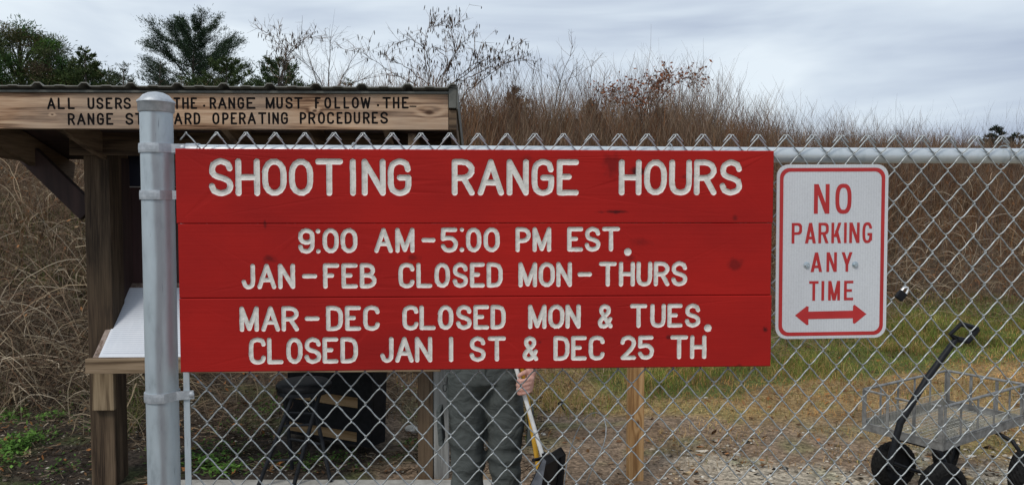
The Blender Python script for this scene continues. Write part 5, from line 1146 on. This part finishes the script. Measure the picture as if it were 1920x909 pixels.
# tall tufts near the foot of the bank behind the sign
xt = rng.normal(0, 1, 9000) * .35; k_ = rng.integers(0, 60, 9000); cxs = rng.uniform(-.2, 7.5, 60); cys = foot(cxs) - rng.uniform(-.2, 1.3, 60); xx = cxs[k_] + xt * .45; yy = cys[k_] + rng.normal(0, .16, 9000)
stems(A, xx, yy, rng.uniform(.05, .19, 9000), np.full(9000, .0026), .6, GRN + DRY, K=4, curl=.7)
A.build('grass', M_grass, kind='stuff', label='patchy green and straw coloured grass in the clearing')
# small green weeds and moss, left and behind the stool
A = Acc()
cx_ = np.concatenate([rng.uniform(-4.6, -2.7, 55), rng.uniform(-2.4, -.2, 60), rng.uniform(-2.5, -1.0, 20), rng.uniform(-5, -3, 40)]); cy_ = np.concatenate([rng.uniform(4.3, 5.6, 55), rng.uniform(4.75, 6.2, 60), rng.uniform(4.7, 5.0, 20), rng.uniform(5.6, 7.5, 40)])
k_ = rng.integers(0, len(cx_), 4200); x = cx_[k_] + rng.normal(0, .055, 4200); y = cy_[k_] + rng.normal(0, .05, 4200); m = clear_of_kiosk(x, y); x, y = x[m], y[m]; n = len(x)
c = np.stack([x, y, gz(x, y) + rng.uniform(.008, .05, n)], 1); a = hdir(n) * rng.uniform(.006, .019, n)[:, None]; a[:, 2] = rng.normal(0, .005, n); b = np.stack([-a[:, 1], a[:, 0], rng.normal(0, .004, n)], 1) * .45
A.cards(c, a, b, pick([(.07, .14, .03), (.10, .18, .045), (.05, .10, .025)], n, .2)); A.build('ground_weeds', M_grass, kind='stuff', label='small green weeds growing in the dark soil')
for px, py, k_n in ((25, 850, 220), (60, 838, 120), (18, 790, 110), (95, 800, 90), (8, 868, 90), (500, 772, 60), (300, 850, 60), (385, 862, 160), (420, 880, 120)):
    q = G(px, py, .02); n_ = k_n; xx = q.x + rng.normal(0, .07, n_); yy = q.y + rng.normal(0, .06, n_); c = np.stack([xx, yy, gz(xx, yy) + rng.uniform(.01, .07, n_)], 1); a = hdir(n_) * rng.uniform(.010, .024, n_)[:, None]; a[:, 2] = rng.normal(.004, .008, n_); b = np.stack([-a[:, 1], a[:, 0], rng.normal(0, .004, n_)], 1) * .5
    A2_ = Acc(); A2_.cards(c, a, b, pick([(.12, .24, .05), (.16, .30, .06), (.09, .17, .04)], n_, .2)); A2_.build('leafy_weed', M_grass, kind='stuff', label='bright green leafy weed patch in the dark soil')
# twigs, chips and leaf litter on the dark soil
A = Acc()
x, y = view_pts(26000, 3.9, 9.5, -8, .3, .8); m = clear_of_kiosk(x, y) & (y - foot(x) < 1.6); x, y = x[m], y[m]; n = len(x)
c = np.stack([x, y, gz(x, y) + rng.uniform(.002, .03, n)], 1); d = hdir(n); d[:, 2] = rng.normal(0, .25, n); L_ = rng.uniform(.02, .13, n)[:, None]
A.ribbons(np.stack([c - d * L_ / 2, c + rng.normal(0, .06, (n, 3)) * L_, c + d * L_ / 2], 1), np.full((n, 3), 1.) * rng.uniform(.0008, .003, n)[:, None], np.broadcast_to(np.array([0., .25, .97]), (n, 3)) + rng.normal(0, .3, (n, 3)), pick([(.05, .035, .025), (.09, .065, .045), (.16, .12, .08), (.26, .20, .14), (.035, .026, .02)], n, .25))
A.build('twig_litter', M_stem, kind='stuff', label='bits of twig and bark scattered on the dark soil')
A = Acc()
x, y = view_pts(7600, 3.9, 11.5, -8, 8, .8); m = clear_of_kiosk(x, y) & (y - foot(x) < 2.5) & ((x < 0) | (rng.random(len(x)) < .45)); x, y = x[m], y[m]; n = len(x)
c = np.stack([x, y, gz(x, y) + rng.uniform(.004, .028, n)], 1); a = hdir(n) * rng.uniform(.010, .034, n)[:, None]; a[:, 2] = rng.normal(0, .009, n); b = np.stack([-a[:, 1], a[:, 0], rng.normal(0, .009, n)], 1) * rng.uniform(.3, .7, (n, 1))
A.cards(c, a, b, pick([(.24, .13, .06), (.17, .09, .045), (.30, .20, .12), (.12, .07, .04), (.33, .14, .05)], n, .2)); x, y = view_pts(9000, 5.5, 15, -8, 12); t = y - foot(x); m = (t > .2) & clear_of_kiosk(x, y); x, y = x[m], y[m]; n = len(x)
c = np.stack([x, y, gz(x, y) + rng.uniform(.1, .7, n)], 1); a = unit(rng.normal(0, 1, (n, 3))) * rng.uniform(.012, .034, n)[:, None]; b = unit(np.cross(a, rng.normal(0, 1, (n, 3)))) * rng.uniform(.005, .016, n)[:, None]; A.cards(c, a, b, pick([(.30, .14, .06), (.20, .10, .05), (.14, .08, .045), (.36, .24, .13)], n, .2))
A.build('leaf_litter', M_leaf, kind='stuff', label='fallen brown leaves scattered over the ground')
# gravel
A = Acc()
def stones(x, y, s, cols):
    n = len(x); c = np.stack([x, y, gz(x, y) + s * .12], 1); o = np.array([(1, 0, 0), (0, 1, 0), (-1, 0, 0), (0, -1, 0), (0, 0, .7), (0, 0, -.6)], float)
    v = c[:, None] + (o[None] + rng.normal(0, .22, (n, 6, 3))) * s[:, None, None] * np.array([1, .8, .6])
    bi = (np.arange(n) * 6)[:, None]
    for q in ((0, 1, 4, 4), (1, 2, 4, 4), (2, 3, 4, 4), (3, 0, 4, 4)): pass
    # two folded quads per half make a faceted pebble
    Q = np.concatenate([bi + np.array([[0, 1, 2, 4]]), bi + np.array([[2, 3, 0, 4]]), bi + np.array([[0, 5, 2, 1]]), bi + np.array([[2, 5, 0, 3]])]); A.quads(v, Q, np.repeat(pick(cols, n, .18), 6, 0))
x, y = view_pts(11000, 3.7, 6.6, -.2, 6, .8); n1 = vnoise(x, y, .7) * 1.6 + vnoise(x, y, .25); m = (rng.random(len(x)) < smooth01((5.35 + .02 * x - y + n1 * 1.7) / .9)) & ((x > .9 + n1) | (rng.random(len(x)) < .28)) & clear_of_kiosk(x, y); x, y = x[m], y[m]
stones(x, y, (rng.gamma(1.6, .0062, len(x)) * (1 + .6 * vnoise(x, y, .5))).clip(.003, .05), [(.50, .45, .37), (.38, .32, .25), (.62, .58, .50), (.28, .21, .15), (.44, .33, .20)])
x, y = view_pts(6500, 3.9, 7.5, -6, .2, .8); m = clear_of_kiosk(x, y) & (y - foot(x) < 1.2); x, y = x[m], y[m]
stones(x, y, rng.gamma(3, .0028, len(x)).clip(.003, .026), [(.22, .19, .15), (.40, .37, .32), (.12, .10, .08), (.30, .25, .2)])
A.build('gravel', M_stone, kind='stuff', label='pale gravel and pebbles strewn over the dirt')
# a few big leaves and stones one can point at
def dead_leaf(px, py, size, col, rot, label):
    p = G(px, py, .05); 
    for _ in range(6): p = G(px, py, gz1(p.x, p.y) + .02)
    o = empty('dead_leaf', p, 0, label=label, cat='leaf')
    pts = [(0, -1), (.18, -.75), (.55, -.7), (.38, -.4), (.75, -.1), (.42, .05), (.5, .45), (.2, .5), (0, 1), (-.2, .5), (-.5, .45), (-.42, .05), (-.75, -.1), (-.38, -.4), (-.55, -.7), (-.18, -.75)]
    mb = MB(); mb.add([(x * size, 0, y * size) for x, y in pts] + [(0, size * .22, 0)], [(i, (i + 1) % 16, 16) for i in range(16)]); b = mb.build('blade', mat('leaf_' + str(px), tuple(c * .6 for c in col), col, scale=40, rough=.7), o); b.rotation_euler = rot
    mb = MB(); mb.tube([(0, .004, -size * 1.7), (0, .002, -size), (0, size * .2, 0), (0, .004, size * .9)], .0016, 5); s = mb.build('leaf_stalk', M_twig, o); s.rotation_euler = rot
dead_leaf(86, 610, .040, (.42, .17, .06), (R(-30), R(70), R(10)), 'orange-brown leaf caught high in the vines left of the desk')
dead_leaf(15, 750, .045, (.48, .29, .13), (R(-65), R(80), 0), 'tan leaf lying at the left edge of the photo above the green weeds')
dead_leaf(52, 848, .034, (.44, .33, .2), (R(-50), R(30), R(20)), 'curled pale leaf standing among green weeds at lower left')
dead_leaf(1467, 742, .05, (.34, .17, .09), (R(-60), R(50), 0), 'single brown leaf lying in the grass below the metal sign')
def stone(px, py, s, col, label):
    p = G(px, py, .0)
    for _ in range(5): p = G(px, py, gz1(p.x, p.y))
    bm = bmesh.new(); bmesh.ops.create_icosphere(bm, subdivisions=2, radius=s)
    for v in bm.verts: v.co *= 1 + .35 * noise.noise(v.co * (1.2 / s)); v.co.z *= .6
    me = bpy.data.meshes.new('stone'); bm.to_mesh(me); bm.free(); me.materials.append(mat('stone_' + str(px), tuple(c * .7 for c in col), col, scale=40, rough=.85, bump=.3)); o = link('stone', me, None, label=label, cat='stone'); o.location = p + Vector((0, 0, s * .3))
stone(772, 808, .055, (.55, .52, .45), 'pale rock in the weeds between the black box and the brown post')
stone(1019, 815, .021, (.6, .57, .5), 'small white stone in the dirt right of the broom handle')
stone(231, 882, .026, (.45, .43, .38), 'grey pebble at the foot of the left kiosk post')

# ---------------------------------------------------------------- trees
def blades(acc, c, L_, w, cols, dirs=None, jit=.2):
    n = len(c); d = unit(rng.normal(0, 1, (n, 3))) if dirs is None else unit(dirs); s = unit(np.cross(d, rng.normal(0, 1, (n, 3)))); acc.cards(c + d * L_[:, None] * .5, d * L_[:, None] * .5, s * w[:, None], pick(cols, n, jit))
DG = [(.035, .060, .036), (.048, .075, .042), (.062, .090, .050), (.028, .045, .028)]
def conifer(px, pytop, Yd, crown_h, spread, label, name='pine_tree', nb=60, el=(20, 45), cols=DG, dens=26, bl=.16, bw=.018, shape=None, lean=0, start=.0, curl=.25, cat='pine tree', group=None, sub=5, tuft=.13):
    top = P(px, pytop, Yd); bx_, by_ = top.x - lean, Yd; g = gz1(bx_, by_); H = top.z - g
    root = empty(name, (bx_, by_, g), 0, label=label, cat=cat, group=group)
    tk = MB(); r0 = .022 * H
    tr = [Vector((lean * (k / 8) ** 1.5 + .03 * math.sin(k * 1.7), .03 * math.cos(k * 2.1), H * k / 8 * .985)) for k in range(9)]; tk.tube(tr, [r0 * (1 - .9 * k / 8) for k in range(9)], 8)
    acc = Acc()
    shape = shape or (lambda f: (1 - f) ** .7)
    for i in range(nb):
        f = (i + random.random()) / nb; f = start + (1 - start) * f; z = H - crown_h * (1 - f); az = i * 2.39996 + random.uniform(-.4, .4); e = R(random.uniform(*el)) * (1 + .5 * f); Lb = spread * shape(f) * random.uniform(.75, 1.12)
        k = min(int(z / H * 8), 7); fr = z / H * 8 - k; s0 = tr[k].lerp(tr[k + 1], min(fr, 1)); s0 = Vector((s0.x, s0.y, z)); pts = []
        for j in range(6):
            q = j / 5; pts.append(s0 + Vector((math.cos(az) * math.cos(e), math.sin(az) * math.cos(e), math.sin(e))) * Lb * q + Vector((0, 0, curl * Lb * (q * q - .4 * q))))
        tk.tube(pts, [max(.004, .012 * Lb * (1 - .85 * j / 5)) for j in range(6)], 5, caps=False)
        pa = np.array([tuple(p) for p in pts]); bd = np.array([math.cos(az), math.sin(az), .55])
        nf = int(dens * Lb * 6); q = rng.beta(1.9, 1.1, nf) * 5; i0 = np.floor(q).astype(int).clip(0, 4); c = pa[i0] * (1 - (q - i0))[:, None] + pa[i0 + 1] * (q - i0)[:, None]
        # side twigs pull the tufts off the branch line
        nt_ = max(3, int(sub * Lb)); ta = rng.normal(0, 1, (nt_, 3)) * np.array([1, 1, .45]); ti = rng.integers(0, nt_, nf); off_ = ta[ti] * rng.random((nf, 1)) * Lb * tuft; tq = rng.beta(2, 1.2, nt_) * 5
        q = (tq[ti] + rng.normal(0, .35, nf)).clip(.5, 5); i0 = np.floor(q).astype(int).clip(0, 4); c = pa[i0] * (1 - (q - i0))[:, None] + pa[i0 + 1] * (q - i0)[:, None]
        c = c + off_ + rng.normal(0, .03 * Lb + .02, (nf, 3)) * np.array([1, 1, .6])
        blades(acc, c, np.full(nf, bl) * rng.uniform(.6, 1.3, nf), np.full(nf, bw), cols, dirs=bd[None] * .8 + rng.normal(0, .6, (nf, 3)) + np.array([0, 0, .35]))
    tk.build('trunk', M_bark, root, True); acc.build('crown', M_needle, root); return root
conifer(366, 58, 34, 3.7, 2.5, 'tall lone white pine with upswept branches rising above the kiosk roof', nb=46, el=(14, 38), shape=lambda f: .62 + .55 * math.sin(min(1, f * 1.2) * math.pi) if f < .7 else .92 - (f - .7) * 2.2, dens=105, bl=.13, bw=.010, curl=.18, lean=.35, sub=9, tuft=.10)
def round_pine(px, py, Yd, rx, rz_, label, cols=DG, n=70, per=150, group=None, name='pine_tree', cr=.42, bl=.17, bw=.015, cat='pine tree'):
    top = P(px, py, Yd); g = gz1(top.x, Yd); root = empty(name, (top.x, Yd, g), 0, label=label, cat=cat, group=group); H = top.z - g; cz = H - rz_
    tk = MB(); tk.tube([(0, 0, -.3), (.05, 0, cz * .5), (0, .05, cz), (.05, 0, H - .4)], [.16, .13, .09, .03], 8); acc = Acc()
    for i in range(n):
        a = random.uniform(0, 2 * math.pi); u = random.uniform(-1, 1); r = random.uniform(.55, 1) ** .6; s = math.sqrt(1 - u * u)
        c = Vector((rx * r * s * math.cos(a), rx * r * s * math.sin(a), cz + rz_ * r * u)); tk.tube([(0, 0, max(.5, c.z - rz_ * .5)), c * .55 + Vector((0, 0, c.z * .4 - .1)), c], [.035, .022, .008], 4, caps=False)
        d = rng.normal(0, 1, (per, 3)) * cr * np.array([1, 1, .7]) * random.uniform(.6, 1.25) * .55
        blades(acc, np.array(tuple(c)) + d, rng.uniform(.6, 1.3, per) * bl, np.full(per, bw), [tuple(k * random.uniform(.7, 1.4) for k in cols[i % len(cols)])], dirs=d + rng.normal(0, .25, (per, 3)) + np.array([0, 0, .15]))
    tk.build('trunk', M_bark, root, True); acc.build('crown', M_needle, root); return root
G2 = [(.045, .070, .025), (.062, .090, .032), (.080, .100, .040)]
round_pine(35, 47, 31, 1.95, 2.6, 'tallest of the rounded dark pines at the left edge of the photo', G2, 120, 330, 'rounded pines behind the kiosk')
round_pine(-90, 40, 33, 2.2, 2.8, 'rounded pine mostly cut off by the left edge', G2, 70, 260, 'rounded pines behind the kiosk')
round_pine(90, 84, 30, 1.1, 2.0, 'second rounded pine from the left, stepping down right of the tallest', G2, 60, 260, 'rounded pines behind the kiosk')
conifer(160, 92, 29, 3.0, 1.5, 'spiky-topped dark pine between the rounded pines and the tall white pine', nb=48, el=(8, 25), cols=G2, dens=34, bl=.15, bw=.02)
round_pine(128, 112, 30, 1.3, 1.7, 'low bushy pine right of the second rounded pine', G2, 50, 260, 'rounded pines behind the kiosk')
round_pine(190, 130, 31, 1.5, 1.6, 'lowest bushy pine just above the roof near the fence post', G2, 50, 260, 'rounded pines behind the kiosk')
conifer(232, 118, 25, 1.9, .9, 'sparse small pine showing above the roof left of the fence post', nb=34, el=(5, 30), cols=[(.05, .065, .035), (.035, .05, .03)], dens=16, bl=.11, bw=.012)
conifer(300, 112, 27, 1.7, 1.0, 'sparse grey-green pine just behind the fence post cap', nb=30, el=(5, 30), cols=[(.05, .065, .04), (.035, .05, .03)], dens=16, bl=.11, bw=.012)
conifer(425, 112, 28, 2.6, 2.0, 'small green pine at the right foot of the tall white pine', nb=56, el=(5, 28), cols=G2, dens=34, bl=.13, bw=.016)
conifer(523, 112, 27, 2.4, 1.9, 'broad green pine top above the words must follow on the kiosk', nb=60, el=(5, 30), cols=[(.06, .09, .034), (.045, .068, .028)], dens=34, bl=.12, bw=.015)
conifer(652, 148, 30, 1.5, 1.0, 'tiny pine top peeking over the roof under the bare birch', nb=26, el=(5, 25), cols=G2, dens=18, bl=.12, bw=.014)
conifer(1868, 238, 62, 3.6, 2.2, 'distant dark pine with star-shaped top near the right edge beyond the bank', nb=44, el=(-5, 28), cols=[(.03, .045, .032), (.022, .035, .026)], dens=20, bl=.3, bw=.035, curl=-.12)
conifer(1905, 252, 60, 2.4, 1.8, 'low dark conifer cut off by the right edge of the photo', nb=28, el=(-5, 28), cols=[(.03, .045, .032)], dens=18, bl=.3, bw=.035, curl=-.12)
CED = [(.115, .075, .05), (.09, .06, .04), (.14, .09, .06)]
for px, py, s_, lb in ((965, 166, .62, 'rusty brown cedar bush on the bank just right of the kiosk roof'), (1108, 190, .5, 'smaller rusty cedar bush right of the first one on the bank'), (1235, 205, .5, 'brown cedar bush under the red-leaved sapling')):
    conifer(px, py, 14.5, 1.15, s_, lb, name='cedar_bush', cat='bush', nb=60, el=(30, 60), cols=CED, dens=44, bl=.06, bw=.009, curl=.1)
# hand-shaped bare trees with hanging catkins
def bare_tree(name, label, cat, base, limbs, Yd, r0, twigs, cat_n, seed, tw_len=(.10, .30), group=None, twcols=TW, down=.0, leaf=None):
    """limbs: lists of (px, py, depth offset) placed at distance Yd"""
    rg = np.random.default_rng(seed); g = P(*base, Yd); g.z = gz1(g.x, Yd); root = empty(name, g, 0, label=label, cat=cat, group=group); tk = MB(); A2 = Acc(); A3 = Acc(); samp = []
    for lb in limbs:
        pts = [P(p[0], p[1], Yd + (p[2] if len(p) > 2 else 0)) - g for p in lb]; c = cm([tuple(p) for p in pts], 5); c[1:] += rg.normal(0, .008, (len(c) - 1, 3)); n = len(c)
        tk.tube([Vector(p) for p in c], [r0 * (1 - .82 * k / (n - 1)) for k in range(n)], 6, caps=True); samp.append(c)
    tk.build('trunk', M_twig, root, True)
    tips = []
    for c in samp:
        n = int(twigs * len(c) / 20); q = rg.uniform(len(c) * .25, len(c) - 1.01, n); i0 = q.astype(int); s = c[i0] + (c[i0 + 1] - c[i0]) * (q - i0)[:, None]; tn = unit(c[i0 + 1] - c[i0])
        d = unit(tn * .7 + rg.normal(0, .55, (n, 3)) + np.array([0, 0, .35])); L_ = rg.uniform(*tw_len, n)[:, None]; m_ = s + d * L_ * .5 + rg.normal(0, .05, s.shape) * L_; e = s + d * L_ + np.array([0, 0, -.12 * down]) * L_
        A2.ribbons(np.stack([s, m_, e], 1), np.array([[.0038, .003, .0016]]) * np.ones((n, 1)), unit(np.cross(d, rg.normal(0, 1, (n, 3)))), pick(twcols, n)); tips.append(e); tips.append(m_)
        n2 = n * 2; k = rg.integers(0, n, n2); s2 = m_[k] + (e[k] - m_[k]) * rg.random((n2, 1)); d2 = unit(d[k] + rg.normal(0, .6, (n2, 3))); L2 = rg.uniform(.05, .18, n2)[:, None]; e2 = s2 + d2 * L2
        A2.ribbons(np.stack([s2, e2], 1), np.array([[.0022, .0012]]) * np.ones((n2, 1)), unit(np.cross(d2, rg.normal(0, 1, (n2, 3)))), pick(twcols, n2)); tips.append(e2)
    A2.build('twigs', M_stem, root, kind='stuff')
    tp = np.concatenate(tips)
    if cat_n:
        k = rg.integers(0, len(tp), cat_n); c = tp[k]; L_ = rg.uniform(.025, .085, cat_n); z = np.stack([rg.normal(0, .15, cat_n), rg.normal(0, .15, cat_n), -np.ones(cat_n)], 1); 
        for sd_ in (np.array([1., 0, 0]), np.array([0., 1, 0])):
            A3.ribbons(np.stack([c, c + z * L_[:, None] * .5, c + z * L_[:, None]], 1), np.array([[.003, .0068, .003]]) * np.ones((cat_n, 1)), np.broadcast_to(sd_, (cat_n, 3)), pick([(.08, .06, .05), (.05, .038, .034), (.12, .085, .065)], cat_n))
        A3.build('catkins', M_leaf, root, kind='stuff')
    if leaf:
        nl, cols, (x0, x1, y0, y1) = leaf; px = rg.uniform(x0, x1, nl); 
        k = rg.integers(0, len(tp), nl); c = tp[k] + rg.normal(0, .05, (nl, 3)); a = unit(rg.normal(0, 1, (nl, 3))) * rg.uniform(.02, .045, nl)[:, None]; b = unit(np.cross(a, rg.normal(0, 1, (nl, 3)))) * rg.uniform(.01, .022, nl)[:, None]; A4 = Acc(); A4.cards(c, a, b, pick(cols, nl)); A4.build('leaves', M_leaf, root, kind='stuff')
    return root
zz = lambda pts: [(480 + x / 3.097, 20 + y / 3.097) + ((d,)) for x, y, d in pts]
B0 = (850, 336)
bz = ((B0[0] - 480) * 3.097, (B0[1] - 20) * 3.097, 0)
bare_tree('alder_tree', 'wide leafless alder full of hanging catkins spreading above the right end of the kiosk roof', 'tree', B0,
  [zz(l) for l in ([bz, (1175, 555, 0), (1340, 390, .2), (1480, 300, .4), (1600, 295, .5)], [bz, (1160, 470, 0), (1210, 400, -.2), (1330, 345, -.3), (1400, 255, -.4), (1480, 235, -.4)],
   [bz, (1130, 500, 0), (1150, 420, .2), (1240, 330, .3), (1300, 300, .3), (1440, 270, .4)], [bz, (1060, 520, 0), (1045, 450, .1), (1085, 360, .1), (1150, 270, 0), (1150, 180, -.1), (1135, 110, -.1), (1185, 60, -.2)],
   [bz, (1100, 540, .1), (1080, 420, .2), (1120, 300, .3), (1190, 205, .3), (1255, 132, .4)], [bz, (1040, 520, 0), (950, 450, -.2), (870, 400, -.3), (760, 340, -.4), (650, 268, -.5), (555, 225, -.6)],
   [bz, (1030, 520, 0), (1005, 430, .1), (985, 300, .2), (978, 200, .2), (1000, 110, .3), (1060, 85, .3), (1110, 100, .3)], [bz, (1020, 470, .1), (1010, 330, .1), (975, 220, 0), (890, 170, -.1), (815, 190, -.1)],
   [bz, (1010, 480, 0), (930, 380, .2), (850, 315, .3), (780, 290, .3), (755, 245, .4)], [bz, (1200, 520, 0), (1280, 420, .2), (1290, 280, .2), (1270, 190, .3), (1320, 190, .3)], [bz, (1100, 500, 0), (1110, 380, 0), (1100, 240, .1), (1040, 225, .2)],
   [bz, (1090, 520, 0), (1180, 400, .3), (1290, 330, .3), (1380, 330, .4), (1500, 290, .5), (1560, 280, .5)])], 11.0, .0092, 26, 700, 3)
B1 = (515, 330); b1 = ((B1[0] - 480) * 3.097, (B1[1] - 20) * 3.097, 0)
bare_tree('alder_tree', 'small forked leafless alder with a few catkins standing above the middle of the kiosk roof', 'tree', B1,
  [zz(l) for l in ([b1, (130, 440, 0), (165, 370, 0), (180, 270, 0), (120, 190, .1), (70, 135, .1), (10, 95, .2)], [b1, (135, 430, 0), (180, 270, 0), (235, 215, -.1), (300, 160, -.1), (370, 165, -.2)],
   [b1, (150, 400, .1), (170, 300, .1), (190, 240, .1), (240, 190, .2), (270, 130, .2)], [b1, (140, 420, .1), (175, 260, .1), (140, 180, .2), (135, 110, .2)], [b1, (160, 380, 0), (150, 300, 0), (100, 230, -.1)])], 11.0, .0085, 26, 120, 5, tw_len=(.08, .28))
PALE = [(.16, .135, .12), (.21, .18, .16), (.12, .10, .09)]
bare_tree('birch_sapling', 'pale fine-twigged leafless birch between the small alder and the wide alder', 'tree', (610, 330),
  [[(612, 330), (614, 200), (618, 120), (620, 68, .3)], [(612, 330), (605, 210), (590, 140), (575, 95, .4)], [(612, 330), (620, 210), (640, 150), (665, 105, .4)], [(612, 330), (612, 220), (600, 150), (560, 110, -.4)], [(612, 330), (625, 200), (655, 160), (700, 145, -.4)]], 19, .022, 60, 0, 6, tw_len=(.3, .9), twcols=PALE)
bare_tree('tall_sapling', 'tall thin leafless sapling standing out of the brush right of the wide alder', 'tree', (1030, 300),
  [[(1030, 300), (1040, 200), (1055, 140), (1075, 88)], [(1035, 260), (1050, 170), (1040, 120)], [(1038, 240), (1060, 170), (1078, 120)], [(1034, 280), (1020, 190), (1010, 130)]], 15, .014, 34, 0, 8, tw_len=(.15, .5), twcols=PALE)
bare_tree('oak_sapling', 'sapling with russet dead leaves on top of the bank above the word hours', 'tree', (1215, 290),
  [[(1215, 290), (1210, 220), (1190, 180), (1150, 172), (1120, 178)], [(1215, 290), (1215, 210), (1222, 165), (1250, 145)], [(1215, 290), (1225, 220), (1250, 170), (1290, 145), (1310, 150)], [(1215, 290), (1205, 230), (1180, 195), (1140, 195)], [(1215, 290), (1220, 200), (1235, 170), (1225, 150)]], 13.5, .012, 40, 0, 9, tw_len=(.1, .3), leaf=(1150, [(.30, .11, .055), (.36, .15, .07), (.22, .09, .055), (.15, .075, .05)], (0, 1, 0, 1)))
bare_tree('tall_sapling', 'leafless sapling rising from the brush left of the russet oak sapling', 'tree', (1100, 290),
  [[(1100, 290), (1105, 200), (1108, 140), (1112, 115)], [(1102, 260), (1090, 180), (1080, 140)], [(1103, 250), (1125, 180), (1135, 140)]], 15, .012, 30, 0, 12, tw_len=(.12, .4), twcols=TW)
